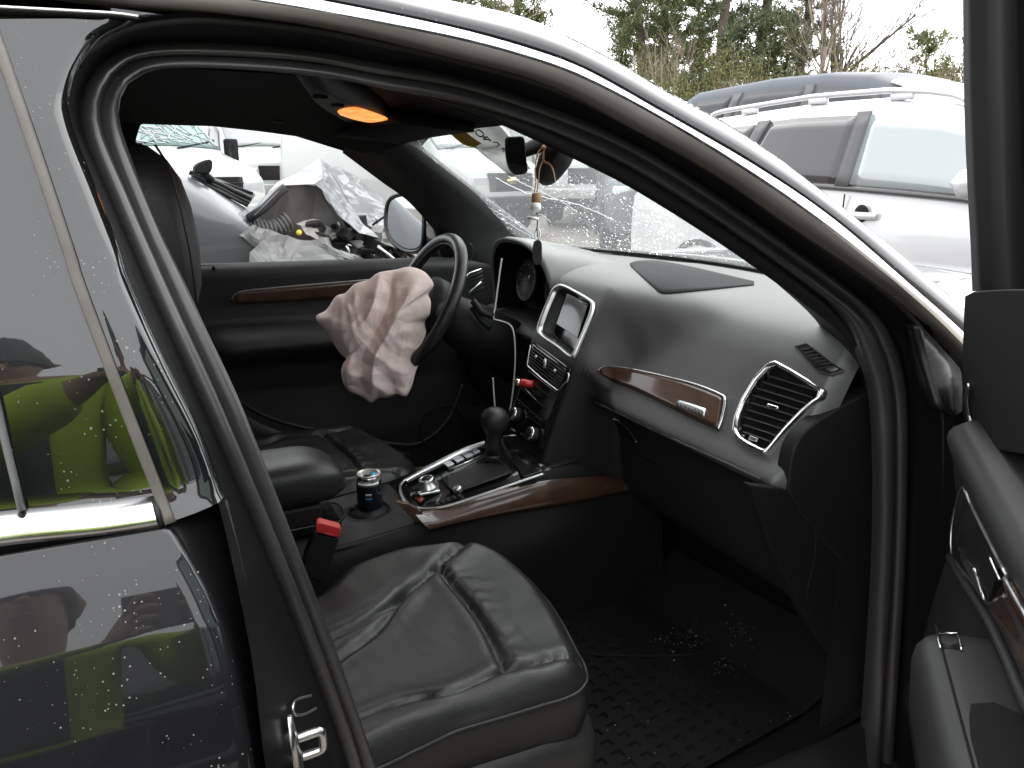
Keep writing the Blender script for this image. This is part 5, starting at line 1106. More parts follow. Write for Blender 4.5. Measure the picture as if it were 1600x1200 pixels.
# charging cable and lighter plug
cb_ = thing('charging_cable', 'thin white charging cable looping from the instrument hood past the gear lever', 'cable')
cpth = [(784, 404, .30), (779, 440, .29), (774, 478, .28), (771, 497, .27), (780, 501, .26), (796, 507, .24), (803, 522, .22), (805, 560, .20), (802, 605, .18), (797, 640, .16), (791, 662, .15), (781, 664, .16), (774, 640, .18), (770, 590, .20)]
pc3 = np.array([on(u, v, Y=y) for u, v, y in cpth]); tube('cable', spline(pc3, 120), 0.0022, mat('white_cable', (0.55, 0.55, 0.54), 0.5), cb_, k=8)
pg = thing('lighter_plug', 'red and silver plug sticking out of the dark centre stack', 'plug')
pa, pb2 = on(822, 599, Y=0.05), on(804, 597, Y=0.075)
pax = pb2 - pa; plen = np.linalg.norm(pax); pax /= plen
lathe('plug_body', [(0.009, -0.02), (0.009, 0.0), (0.010, 0.004), (0.010, 0.012), (0.008, 0.014)], pa, pax, mat('red_plug', (0.6, 0.03, 0.03), 0.3, coat=0.5), pg, 20)
lathe('plug_tip', [(0.007, 0.0), (0.009, 0.004), (0.009, 0.012), (0.006, 0.016), (0.001, 0.017)], pa + pax * 0.014, pax, M['chrome'], pg, 20)
# ================================================================== yard
def gz(x, y):
    r = math.hypot(x + 0.3, y + 1.6); return 0.024 * max(0.0, r - 6.0) * (1.0 if y > -3 else 0.3) + (0.02 * noise.noise(Vector((x * 0.5, y * 0.5, 0))) if r < 40 else 0)
gm_ = bpy.data.materials.new('wet_gravel'); gm_.use_nodes = True; nt = gm_.node_tree; L = nt.links; pp = nt.nodes['Principled BSDF']
tc = nt.nodes.new('ShaderNodeTexCoord'); n1 = nt.nodes.new('ShaderNodeTexNoise'); n1.inputs['Scale'].default_value = 0.6; n1.inputs['Detail'].default_value = 9; L.new(tc.outputs['Object'], n1.inputs['Vector'])
n2_ = nt.nodes.new('ShaderNodeTexVoronoi'); n2_.inputs['Scale'].default_value = 22; L.new(tc.outputs['Object'], n2_.inputs['Vector'])
rp_ = nt.nodes.new('ShaderNodeValToRGB'); rp_.color_ramp.elements[0].position = 0.35; rp_.color_ramp.elements[0].color = (0.17, 0.15, 0.125, 1); rp_.color_ramp.elements[1].position = 0.65; rp_.color_ramp.elements[1].color = (0.36, 0.33, 0.285, 1); L.new(n1.outputs['Fac'], rp_.inputs[0])
mxx = nt.nodes.new('ShaderNodeMix'); mxx.data_type = 'RGBA'; mxx.blend_type = 'MULTIPLY'; mxx.inputs[0].default_value = 0.5; L.new(rp_.outputs[0], mxx.inputs[6]); L.new(n2_.outputs['Color'], mxx.inputs[7]); L.new(mxx.outputs[2], pp.inputs['Base Color']); pp.inputs['Roughness'].default_value = 0.85
bn_ = nt.nodes.new('ShaderNodeBump'); bn_.inputs['Strength'].default_value = 0.7; bn_.inputs['Distance'].default_value = 0.03; L.new(n2_.outputs['Distance'], bn_.inputs['Height']); L.new(bn_.outputs[0], pp.inputs['Normal'])
gx = np.unique(np.r_[np.linspace(-160, -20, 12), np.linspace(-20, 60, 90), np.linspace(60, 220, 14)]); gy = np.unique(np.r_[np.linspace(-120, -12, 12), np.linspace(-12, 60, 84), np.linspace(60, 220, 14)])
gr = loft('ground', [[(x, y, gz(x, y)) for y in gy] for x in gx], gm_); tag(gr, 'pale wet gravel yard under the parked vehicles', 'ground', kind='structure')

# ================================================================== parked vehicles
M['white'] = car_paint('white_vehicle_paint', (0.40, 0.41, 0.40), 0.35, 0.25)
M['silver'] = car_paint('silver_vehicle_paint', (0.50, 0.50, 0.51), 0.32, 0.35)
M['silver'].node_tree.nodes['Principled BSDF'].inputs['Metallic'].default_value = 0.2
M['navy'] = car_paint('slate_vehicle_paint', (0.085, 0.095, 0.11), 0.6, 0.1); M['navy'].node_tree.nodes['Principled BSDF'].inputs['Coat Weight'].default_value = 0.12
M['vglass'] = mat('dark_vehicle_glass', (0.03, 0.034, 0.036), 0.06, spec=0.8, coat=0.6)
M['vglass2'] = mat('clear_vehicle_glass', (0.22, 0.25, 0.25), 0.08, spec=0.9, coat=0.6)
M['lamp'] = mat('headlamp_lens', (0.55, 0.57, 0.58), 0.12, 0.3, coat=0.6)
M['tail'] = mat('dark_red_lens', (0.10, 0.012, 0.012), 0.2)
M['amber'] = mat('amber_lens', (0.6, 0.08, 0.03), 0.3)
class Veh:
    def __init__(s, name, label, cat, st, paint, loc, ang, group=None, zb=0.32):
        s.root = thing(name, label, cat, loc, ang, group); s.st = np.array(st, float); s.zb = zb; s.paint = paint
    def sec(s, x):
        a = s.st; zt, hw, hr, zbelt = (np.interp(x, a[:, 0], a[:, i]) for i in (1, 2, 3, 4))
        zl = min(zbelt, zt - 0.07); zb = min(s.zb, zt - 0.2)
        f = [(-hw * 0.93, zb), (-hw * 0.985, zb + 0.12), (-hw, 0.5 * (zb + zl)), (-hw * 0.985, zl), (-hr, zt - 0.05), (-hr * 0.86, zt - 0.012), (0, zt + 0.02)]
        return np.array(f + [(-y, z) for y, z in f[-2::-1]])
    def S(s, x, t):
        c = s.sec(x); return np.array([x, np.interp(t, range(13), c[:, 0]), np.interp(t, range(13), c[:, 1])])
    def body(s, n=70):
        a, b = s.st[:, 0].min(), s.st[:, 0].max(); xs = np.unique(np.r_[np.linspace(a, b, n), s.st[:, 0]])
        rows = [s.sec(x) for x in xs]; R = [[(x, p[0], p[1]) for p in even2(r)] for x, r in zip(xs, rows)]
        return loft('body', R, s.paint, s.root, caps=True, bevel=0)
    def win(s, name, xb0, xb1, xt0, xt1, t0, t1, m, off=0.012, n=8, k=6):
        rows = []
        for j in range(k):
            f = j / (k - 1); t = t0 + (t1 - t0) * f; x0, x1 = xb0 + (xt0 - xb0) * f, xb1 + (xt1 - xb1) * f; row = []
            for x in np.linspace(x0, x1, n):
                p = s.S(x, t); e = 0.02; du = s.S(x + e, t) - s.S(x - e, t); dv = s.S(x, min(12, t + 0.15)) - s.S(x, max(0, t - 0.15)); nn = np.cross(du, dv); nn /= max(np.linalg.norm(nn), 1e-6)
                if nn @ (p - np.array([p[0] * 0.8, 0, 0.9])) < 0: nn = -nn
                row.append(p + nn * off)
            rows.append(row)
        return loft(name, rows, m, s.root, solid=0.008, soff=0.0)
    def wheels(s, xf, xr, r=0.36, wdt=0.22):
        for x in (xf, xr):
            for sg in (-1, 1):
                hw = np.interp(x, s.st[:, 0], s.st[:, 2]); w_ = empty('wheel', (x, sg * (hw - wdt / 2 + 0.005), r), 0, s.root)
                lathe('tyre', [(r * 0.6, -wdt / 2), (r * 0.93, -wdt / 2), (r, -wdt * 0.3), (r, wdt * 0.3), (r * 0.93, wdt / 2), (r * 0.6, wdt / 2)], (0, 0, 0), (0, 1, 0), M['rubber'], w_, 30)
                lathe('rim', [(0.02, sg * wdt * 0.38), (r * 0.4, sg * wdt * 0.36), (r * 0.58, sg * wdt * 0.46), (r * 0.62, sg * wdt * 0.5), (r * 0.62, 0)], (0, 0, 0), (0, 1, 0), M['satin'], w_, 30)
                lathe('wheel_arch', [(r * 1.0, sg * 0.0), (r * 1.16, sg * wdt * 0.45), (r * 1.16, sg * (wdt * 0.5 + 0.012)), (r * 1.08, sg * (wdt * 0.5 + 0.014)), (r * 1.0, sg * wdt * 0.4)], (0, 0, 0), (0, 1, 0), M['black'], w_, 30)
def even2(r):
    out = []
    for i in range(len(r) - 1):
        for t in (0, 0.34, 0.67): out.append(r[i] * (1 - t) + r[i + 1] * t)
    out.append(r[-1]); out = np.array(out); o2 = out.copy()
    for _ in range(2): o2[1:-1] = 0.25 * out[:-2] + 0.5 * out[1:-1] + 0.25 * out[2:]; out = o2.copy()
    return out
VAN = [(-2.85, 1.2, 0.93, 0.86, 1.0), (-2.82, 2.02, 0.98, 0.84, 1.25), (-2.7, 2.10, 1.0, 0.86, 1.25), (0.9, 2.10, 1.0, 0.85, 1.25), (1.2, 2.04, 1.0, 0.83, 1.25), (1.45, 1.88, 1.0, 0.83, 1.24), (2.0, 1.42, 1.0, 0.88, 1.2), (2.1, 1.38, 1.0, 0.9, 1.18), (2.6, 1.22, 0.98, 0.9, 1.1), (2.76, 1.12, 0.95, 0.86, 1.0), (2.82, 0.95, 0.92, 0.84, 0.8), (2.85, 0.72, 0.90, 0.82, 0.6)]
tealg = mat('broken_teal_glass', (0.10, 0.17, 0.16), 0.3, spec=0.5, var=0.7, vs=2.0); vang = mat('van_windshield', (0.14, 0.155, 0.16), 0.12, spec=0.7, coat=0.4)
def van(label, nose, ang, badge=False, broken=False):
    h = np.array([math.cos(ang), math.sin(ang)]); c = np.array(nose) - h * 2.85
    v = Veh('white_van', label, 'van', VAN, M['white'], (c[0], c[1], gz(c[0], c[1])), ang, None)
    v.body(80)
    v.win('windshield', 2.02, 1.26, 2.02, 1.26, 4.35, 7.65, M['vglass2'], 0.01) if False else None
    rows = [[v.S(x, t) + np.array([0.008, 0, 0.012]) for t in np.linspace(4.35, 7.65, 14)] for x in np.linspace(1.97, 1.30, 8)]
    wm = tealg if broken else vang
    loft('windshield', rows, wm, v.root, solid=0.006)
    for sg in (0, 1):
        f = (lambda t: t) if not sg else (lambda t: 12 - t)
        v.win('door_window', 1.85, 0.95, 1.42, 0.95, f(3.12), f(3.88), M['vglass']); 
        tube('door_gap', [v.S(x, f(t)) * [1, 1.004, 1] for x, t in ((0.86, 0.6), (0.86, 3.0), (0.86, 3.95))], 0.008, M['black'], v.root, k=5)
        tube('door_gap', [v.S(x, f(t)) * [1, 1.004, 1] for x, t in ((2.0, 0.6), (2.0, 2.9))], 0.008, M['black'], v.root, k=5)
        yy = (-1 if not sg else 1)
        box('door_mirror', (1.78, yy * 1.17, 1.42), (0.12, 0.2, 0.34), M['black'], v.root, bevel=0.03)
        tube('mirror_arm', [(1.8, yy * 0.98, 1.3), (1.8, yy * 1.1, 1.34)], 0.025, M['black'], v.root, k=6)
        box('door_handle', (1.02, yy * 1.0, 1.06), (0.18, 0.03, 0.05), M['black'], v.root, bevel=0.01)
        hl = empty('headlamp', (0, 0, 0), 0, v.root)
        box('lens', (2.78, yy * 0.70, 0.90), (0.10, 0.34, 0.19), M['lamp'], hl, bevel=0.02)
        box('turn_lens', (2.77, yy * 0.70, 0.76), (0.10, 0.34, 0.07), M['amber'], hl, bevel=0.01)
    box('grille', (2.80, 0, 0.90), (0.10, 1.02, 0.30), M['black'], v.root, bevel=0.01)
    for z in (0.83, 0.90, 0.97): box('grille_bar', (2.852, 0, z), (0.02, 1.0, 0.018), M['dark'], v.root, bevel=0.003)
    box('bumper', (2.86, 0, 0.58), (0.16, 1.86, 0.20), M['dark'] if badge else M['white'], v.root, bevel=0.03)
    box('air_dam', (2.80, 0, 0.40), (0.12, 1.7, 0.16), M['black'], v.root, bevel=0.02)
    for k in (-0.45, 0.35): tube('wiper', [(2.02, k - 0.25, 1.43), (1.90, k + 0.35, 1.53)], 0.012, M['black'], v.root, k=5)
    if badge:
        bw, bh, x = 0.15, 0.055, 2.87
        pl = [(-bw, -0.4 * bh), (-bw * 0.42, -0.4 * bh), (-bw * 0.42, -bh), (bw * 0.5, -bh), (bw * 0.42, -0.4 * bh), (bw, -0.4 * bh), (bw * 0.92, 0.4 * bh), (bw * 0.42, 0.4 * bh), (bw * 0.42, bh), (-bw * 0.5, bh), (-bw * 0.42, 0.4 * bh), (-bw * 0.92, 0.4 * bh)]
        prism('grille_emblem', [(x, y, 0.93 + z) for y, z in pl], (0.02, 0, 0), mat('gold_emblem', (0.62, 0.50, 0.22), 0.35, 0.6), v.root)
    if broken:
        bc = mat('crazed_glass', (0.5, 0.52, 0.52), 0.4)
        for k in range(26):
            t0, x0 = random.uniform(4.6, 7.4), random.uniform(1.35, 1.93); P = []
            for j in range(6): P.append(v.S(np.clip(x0 + 0.07 * j * random.uniform(-1, 1), 1.32, 1.95), np.clip(t0 + 0.12 * j * random.choice((-1, 1)) * random.random(), 4.4, 7.6)) + [0.015, 0, 0.02])
            tube('glass_crack', P, 0.007, bc, v.root, k=4)
    v.wheels(1.95, -1.55, 0.37, 0.25); return v
def polar(u, d): a = YAW + math.atan((u - 800) / FPX); return np.array([CAM[0] + d * math.sin(a), CAM[1] + d * math.cos(a)])
van('white van with gold bow-tie emblem on its black grille', polar(800, 13.5), math.radians(-70), badge=True)
van('white van with white bumper and empty badge spot, parked beside the emblem van', polar(925, 15.5), math.radians(-128))
van('white van with clear windshield and red turn lamps behind the wrecked silver car', polar(455, 18.0), math.radians(-80))
van('white van with crazed windshield, standing behind the headrest', polar(345, 11.6), math.radians(-60), broken=True)
# white box truck: only its tall plain side shows
bt = thing('white_box_truck', 'white box truck with plain tall side behind the crumpled hood', 'truck', (*polar(668, 21.5), 0), math.radians(-5)); bt.location.z = gz(bt.location.x, bt.location.y)
box('cargo_box', (0, 0, 1.9), (5.2, 2.2, 2.5), M['white'], bt, bevel=0.04)
for x in np.arange(-2.4, 2.5, 0.4): box('side_rib', (x, -1.105, 1.9), (0.03, 0.012, 2.3), M['white'], bt, bevel=0.003)
for x, z in ((-0.25, 1.55), (0.28, 1.5)): box('door_hinge', (x, -1.125, z), (0.05, 0.03, 0.32), M['black'], bt, bevel=0.005)
box('side_hatch', (-0.6, -1.12, 1.98), (0.35, 0.02, 0.16), M['vglass'], bt, bevel=0.005)
box('chassis', (0.2, 0, 0.52), (6.4, 1.0, 0.18), M['black'], bt, bevel=0.02)
loft('cab', [[(x, y, z) for x, z in ((2.7, 0.5), (2.7, 2.0), (3.0, 2.1), (3.6, 1.4), (4.2, 1.25), (4.3, 0.5))] for y in (-0.98, -0.9, 0.9, 0.98)], M['white'], bt, solid=0.02)
for x in (-1.5, 3.6):
    for sg in (-1, 1):
        w_ = empty('wheel', (x, sg * 0.9, 0.42), 0, bt); lathe('tyre', [(0.24, -0.13), (0.39, -0.13), (0.42, -0.09), (0.42, 0.09), (0.39, 0.13), (0.24, 0.13)], (0, 0, 0), (0, 1, 0), M['rubber'], w_, 28); lathe('rim', [(0.03, sg * 0.04), (0.2, sg * 0.03), (0.25, sg * 0.1), (0.25, 0)], (0, 0, 0), (0, 1, 0), M['white'], w_, 24)
# silver SUV ahead of the hood
SUV = [(-2.35, 0.9, 0.84, 0.78, 0.8), (-2.3, 1.18, 0.88, 0.78, 1.1), (-2.2, 1.35, 0.9, 0.74, 1.2), (-1.95, 1.58, 0.92, 0.68, 1.2), (-1.6, 1.70, 0.93, 0.67, 1.19), (-0.6, 1.745, 0.93, 0.67, 1.17), (0.0, 1.735, 0.93, 0.67, 1.15), (0.45, 1.69, 0.93, 0.66, 1.13), (0.75, 1.60, 0.93, 0.66, 1.12), (1.0, 1.45, 0.93, 0.70, 1.10), (1.35, 1.22, 0.93, 0.78, 1.08), (1.5, 1.14, 0.93, 0.82, 1.05), (2.1, 1.05, 0.91, 0.82, 0.97), (2.3, 0.92, 0.87, 0.78, 0.85), (2.38, 0.66, 0.82, 0.75, 0.6)]
def suv(label, loc, ang, paint, glassm, dz=0.0, rails=True, name='parked_suv', scale=1.0, frontglass=None):
    v = Veh(name, label, 'car', SUV, paint, (loc[0], loc[1], gz(*loc) + dz), ang); v.body(90)
    rows = [[v.S(x, t) + np.array([0.006, 0, 0.010]) for t in np.linspace(4.3, 7.7, 14)] for x in np.linspace(1.32, 0.66, 8)]
    loft('windshield', rows, M['vglass2'], v.root, solid=0.006)
    rows = [[v.S(x, t) + np.array([-0.008, 0, 0.008]) for t in np.linspace(4.3, 7.7, 12)] for x in np.linspace(-2.22, -1.8, 6)]
    loft('rear_window', rows, glassm, v.root, solid=0.006)
    pil = mat('satin_black_pillar', (0.05, 0.05, 0.052), 0.45)
    for sg in (0, 1):
        f = (lambda t: t) if not sg else (lambda t: 12 - t); yy = -1 if not sg else 1
        v.win('front_window', 1.02, 0.03, 0.62, -0.03, f(3.1), f(3.86), frontglass or glassm, 0.008, 12)
        v.win('rear_side_window', -0.075, -0.98, -0.135, -0.88, f(3.1), f(3.86), glassm, 0.008, 12)
        v.win('quarter_window', -1.10, -1.75, -1.02, -1.50, f(3.16), f(3.84), glassm, 0.008, 8)
        v.win('door_pillar', 0.03, -0.075, -0.03, -0.135, f(3.05), f(3.9), pil, 0.010, 4)
        v.win('rear_pillar', -0.98, -1.08, -0.88, -1.0, f(3.08), f(3.88), pil, 0.010, 4)
        v.win('sill_cladding', -2.2, 2.1, -2.2, 2.1, f(0.25), f(1.45), pil, 0.012, 40, 4)
        tube('belt_moulding', [v.S(x, f(3.06)) + [0, yy * 0.006, 0] for x in np.linspace(-1.8, 1.1, 20)], 0.012, pil, v.root, k=6)
        for xx in (0.02, -1.0): tube('door_gap', [v.S(xx, f(t)) + [0, yy * 0.002, 0] for t in np.linspace(1.0, 3.0, 6)], 0.005, M['black'], v.root, k=5)
        tube('door_gap', [v.S(1.12, f(t)) + [0, yy * 0.002, 0] for t in np.linspace(1.0, 2.9, 6)], 0.005, M['black'], v.root, k=5)
        for xx in (0.16, -0.80):
            p = v.S(xx, f(2.72)); hd = empty('door_handle', tuple(p), 0, v.root)
            loft('handle_bar', [[(x, yy * (0.012 + 0.028 * (1 - (x / 0.115) ** 4)) + dy, z) for x in np.linspace(-0.115, 0.115, 9)] for dy, z in ((-yy * 0.012, 0.022), (0.0, 0.018), (yy * 0.006, 0.0), (0.0, -0.018), (-yy * 0.012, -0.022))], paint, hd)
            lathe('handle_cup', [(0.052, 0.0), (0.048, 0.004), (0.002, 0.004)], (0.0, yy * 0.001, 0.012), (0, yy, 0), M['black'], hd, 20)
        mp = v.S(0.95, f(3.1)); mr_ = empty('door_mirror', tuple(mp), 0, v.root)
        loft('mirror_shell', [[(0.06 * math.cos(a) - 0.02, yy * y, 0.09 + r_ * math.sin(a)) for a in np.linspace(0, 2 * math.pi, 16, endpoint=False)] for y, r_ in ((0.03, 0.03), (0.06, 0.08), (0.16, 0.085), (0.23, 0.07), (0.25, 0.03))], paint, mr_, closed=True, caps=True)
        box('mirror_base', (-0.0, yy * 0.03, 0.06), (0.09, 0.08, 0.07), M['black'], mr_, bevel=0.01)
        if rails:
            rl = empty('roof_rail', (0, 0, 0), 0, v.root); P = []
            for x in np.linspace(-1.75, 0.55, 40):
                p = v.S(x, f(4.55)); e = min(1, (x + 1.75) / 0.28, (0.55 - x) / 0.28); P.append(p + [0, 0, 0.010 + 0.040 * math.sqrt(max(0, e)) ])
            tube('rail_bar', P, 0.022, paint if True else M['satin'], rl, k=8, flat=0.8)
            for x in (-1.2, -0.55, 0.1): p = v.S(x, f(4.55)); box('rail_foot', p + [0, 0, 0.02], (0.16, 0.03, 0.045), paint, rl, bevel=0.01)
        box('headlamp', (2.16, yy * 0.66, 0.86), (0.3, 0.36, 0.16), M['lamp'], v.root, bevel=0.04)
        box('tail_lamp', (-2.24, yy * 0.76, 1.02), (0.14, 0.2, 0.36), M['tail'], v.root, bevel=0.03)
    box('grille', (2.30, 0, 0.78), (0.16, 0.9, 0.22), M['black'], v.root, bevel=0.03)
    v.wheels(1.45, -1.30, 0.36, 0.24)
    return v
suv('silver SUV with roof rails standing ahead of the black car hood', (4.58, 2.0), math.radians(-90), M['silver'], mat('privacy_glass', (0.035, 0.031, 0.034), 0.12, spec=0.5, coat=0.1), dz=0.05, frontglass=M['vglass2'])
big = suv('tall slate grey SUV without roof rails, parked behind the silver SUV', (6.75, 4.6), math.radians(-86), M['navy'], mat('dull_dark_glass', (0.03, 0.033, 0.036), 0.35, spec=0.3), rails=False); big.root.scale = (1.12, 1.05, 1.27)
suv('dark slate SUV parked nose-in between the white vans and the silver SUV', (7.6, 9.3), math.radians(-120), M['navy'], M['vglass'], rails=False)
suv('black SUV parked behind the photographer, mirrored in the rear door', (0.1, -4.0), math.radians(180), M['paint'], M['vglass'], rails=True)

# ================================================================== wrecked silver car beside the driver door
wk = thing('wrecked_car', 'wrecked silver car with its hood folded up and engine bay torn open', 'car', (-0.4, 3.3, gz(-0.4, 3.3)))
wl = np.array(wk.location)
wp = car_paint('silver_wreck_paint', (0.11, 0.115, 0.122), 0.35, 0.3); wp.node_tree.nodes['Principled BSDF'].inputs['Metallic'].default_value = 0.3; wp.node_tree.nodes['Principled BSDF'].inputs['Coat Weight'].default_value = 0.35
W = lambda u, v, y: on(u, v, Y=y) - wl
def crumple(name, pts, faces, m, amp=0.02, sc=4.0, cuts=4, solid=0.003):
    bm = bmesh.new(); vs = [bm.verts.new(tuple(W(*p))) for p in pts]
    for f in faces: bm.faces.new([vs[i] for i in f])
    bmesh.ops.triangulate(bm, faces=bm.faces[:]); bmesh.ops.subdivide_edges(bm, edges=bm.edges[:], cuts=cuts, use_grid_fill=True)
    for v in bm.verts:
        r1 = 1 - 2 * abs(noise.noise(v.co * sc)); r2 = 1 - 2 * abs(noise.noise(v.co * sc * 2.7 + Vector((3, 1, 7)))); d = noise.noise_vector(v.co * sc * 0.7)
        v.co += Vector((0.3, -0.8, 0.5)) * (amp * (0.7 * r1 + 0.35 * r2)) + d * amp * 0.5
    me = bpy.data.meshes.new(name); bm.to_mesh(me); bm.free()
    return link(name, me, m, wk, smooth=False, solid=solid)
# cabin and tail: built as a plain body, mostly hidden behind the seat
ST = [(-3.1, 0.85, 0.8, 0.74, 0.8), (-3.0, 1.05, 0.85, 0.76, 1.0), (-2.4, 1.12, 0.88, 0.74, 1.02), (-1.7, 1.48, 0.9, 0.62, 1.05), (-0.9, 1.52, 0.9, 0.62, 1.05), (-0.45, 1.48, 0.9, 0.64, 1.06), (0.28, 1.14, 0.9, 0.74, 1.06), (0.42, 1.10, 0.9, 0.76, 1.04)]
vw = Veh.__new__(Veh); vw.root = wk; vw.st = np.array(ST, float); vw.zb = 0.3; vw.paint = wp; vw.body(50)
loft('windshield', [[vw.S(x, t) + np.array([0.008, 0, 0.01]) for t in np.linspace(4.3, 7.7, 12)] for x in np.linspace(0.22, -0.42, 6)], M['vglass'], wk, solid=0.006)
for f in (lambda t: t, lambda t: 12 - t): vw.win('door_window', 0.0, -1.0, -0.45, -0.95, f(3.1), f(3.88), M['vglass'])
for x in (-2.1,):
    for sg in (-1, 1): lathe('wheel', [(0.05, sg * 0.08), (0.2, sg * 0.06), (0.31, sg * 0.1), (0.33, 0.06 * sg), (0.33, -0.1 * sg)], (x, sg * 0.8, 0.33), (0, 1, 0), M['rubber'], wk, 28)
lathe('wheel', [(0.05, -0.08), (0.2, -0.06), (0.31, -0.1), (0.33, -0.06), (0.33, 0.1)], (0.75, -0.82, 0.33), (0, 1, 0), M['rubber'], wk, 28)
# near front fender
ftop, fmid, fbot = spline([(280, 278), (318, 298), (345, 317), (374, 337), (398, 358)], 24), spline([(280, 330), (318, 345), (350, 350), (380, 354), (402, 366)], 24), spline([(280, 450), (320, 450), (350, 450), (390, 440), (420, 430)], 24)
fr0 = [W(u, v, 2.62) for u, v in spline([(290, 272), (325, 290), (355, 308), (385, 326), (405, 345)], 24)]
loft('front_fender', [fr0, [W(u, v, 2.45) for u, v in ftop], [W(u, v, 2.37) for u, v in ftop * 0.5 + fmid * 0.5], [W(u, v, 2.36) for u, v in fmid], [W(u, v, 2.37) for u, v in fmid * 0.6 + fbot * 0.4], [W(u, v, 2.41) for u, v in fbot]], wp, wk)
# windshield base with wiper arms
for a, b, y, r_ in (((296, 269), (392, 312), 2.75, 0.012), ((300, 275), (388, 318), 2.66, 0.010), ((318, 272), (372, 312), 2.85, 0.008), ((330, 283), (395, 303), 2.9, 0.010)):
    tube('wiper_arm', [W(*a, y), W((a[0] + b[0]) / 2, (a[1] + b[1]) / 2 - 2, y), W(*b, y)], r_, M['black'], wk, k=6)
loft('cowl_panel', [[W(u, v, 2.95) for u, v in ((300, 268), (345, 284), (398, 306))], [W(u, v, 2.6) for u, v in ((298, 280), (340, 300), (386, 324))]], M['dark'], wk, solid=0.01)
prism('door_mirror', [W(u, v, 2.55) for u, v in spline([(304, 262), (312, 254), (330, 249), (332, 262), (326, 271), (308, 271)], 24, True)], (0, 0.12, 0), M['black'], wk, bevel=0.01)
tube('mirror_foot', [W(318, 270, 2.58), W(330, 282, 2.62)], 0.02, M['black'], wk, k=6)
# folded hood
crumple('folded_hood', [(385, 338, 2.46), (418, 303, 2.55), (433, 287, 2.62), (441, 288, 2.50), (458, 276, 2.75), (499, 248, 2.95), (507, 281, 2.60), (493, 289, 2.52), (444, 291, 2.47), (398, 336, 2.42)],
        [(0, 1, 8, 9), (1, 2, 3, 8), (2, 4, 3), (3, 4, 7, 8), (4, 5, 6, 7)], wp, 0.012, 3.0, 5)
crumple('hood_fold', [(499, 248, 2.95), (514, 276, 2.72), (540, 318, 2.62), (566, 352, 2.55), (588, 374, 2.50), (560, 366, 2.42), (532, 342, 2.42), (508, 304, 2.46), (492, 288, 2.50), (507, 279, 2.56)],
        [(0, 1, 9), (1, 2, 7, 8, 9), (2, 3, 6, 7), (3, 4, 5, 6)], wp, 0.022, 4.0, 5)
crumple('hood_far_half', [(500, 249, 2.97), (545, 276, 3.4), (600, 318, 3.5), (640, 352, 3.3), (600, 372, 2.7), (566, 350, 2.62), (535, 308, 2.72), (515, 276, 2.78)], [(0, 1, 7), (1, 2, 6, 7), (2, 3, 5, 6), (3, 4, 5)], wp, 0.03, 2.6, 5)
und = mat('hood_underside', (0.16, 0.155, 0.15), 0.6, 0.2, var=0.3, vs=10)
crumple('hood_underside', [(392, 344, 2.50), (444, 294, 2.56), (494, 292, 2.60), (534, 346, 2.55), (560, 420, 2.6), (470, 430, 2.75), (400, 430, 2.8)], [(0, 1, 2, 3, 4, 5, 6)], und, 0.04, 3.0, 6)
# inner edge of the hood with its frame
tube('hood_inner_frame', [W(u, v, y) for u, v, y in ((388, 342, 2.44), (412, 326, 2.46), (435, 303, 2.48), (447, 293, 2.47))], 0.022, M['dark'], wk, k=7)
# torn fender sheet in the foreground
tm = mat('torn_bare_sheet', (0.12, 0.12, 0.118), 0.45, 0.3, var=0.25, vs=12)
crumple('torn_sheet', [(388, 398, 2.33), (412, 376, 2.38), (445, 371, 2.42), (478, 379, 2.40), (512, 376, 2.42), (519, 392, 2.36), (548, 402, 2.34), (566, 412, 2.30), (560, 432, 2.28), (430, 436, 2.26), (392, 432, 2.28)], [(0, 1, 2, 9, 10), (2, 3, 8, 9), (3, 4, 5, 6, 7, 8)], tm, 0.035, 5.5, 6)
crumple('torn_sheet', [(372, 372, 2.36), (392, 352, 2.38), (420, 362, 2.42), (440, 372, 2.44), (405, 392, 2.36)], [(0, 1, 2, 3, 4)], tm, 0.03, 7, 5)
crumple('torn_sheet', [(455, 352, 2.52), (480, 348, 2.56), (510, 360, 2.58), (530, 368, 2.55), (505, 384, 2.5), (470, 374, 2.5)], [(0, 1, 2, 3, 4, 5)], mat('grey_liner', (0.30, 0.28, 0.26), 0.7, var=0.4, vs=15), 0.05, 8, 5)
crumple('torn_sheet', [(598, 352, 2.5), (640, 380, 2.45), (650, 400, 2.4), (590, 385, 2.45)], [(0, 1, 2, 3)], tm, 0.04, 6, 5)
# engine bay: ribbed air hose, boxes, hoses, cap
hp_ = [W(u, v, 2.50) for u, v in ((382, 352), (400, 356), (418, 358), (436, 354), (448, 345))]
for i, p in enumerate(spline(np.array(hp_), 12)):
    lathe('ribbed_hose', [(0.030, -0.012), (0.048, -0.006), (0.048, 0.004), (0.030, 0.010)], p, (1, 0.2, 0.1 if i < 8 else 0.5), mat('ribbed_duct', (0.07, 0.07, 0.07), 0.6) if i == 0 else bpy.data.materials['ribbed_duct'], wk, 16)
random.seed(21)
for k in range(70):
    u, v = random.uniform(430, 650), random.uniform(352, 412); y = random.uniform(2.5, 2.95); s = random.uniform(0.03, 0.12)
    if u < 520 and v < 365: continue
    R = np.array(Matrix.Rotation(random.uniform(0, 3), 3, 'Z') @ Matrix.Rotation(random.uniform(-0.8, 0.8), 3, 'X'))
    box('engine_part', W(u, v, y), (s * random.uniform(0.8, 2.2), s, s * random.uniform(0.4, 1.2)), [M['black'], M['dark'], M['plastic'], M['satin'], und][k % 5 if k % 3 else 1], wk, R=R, bevel=0.006)
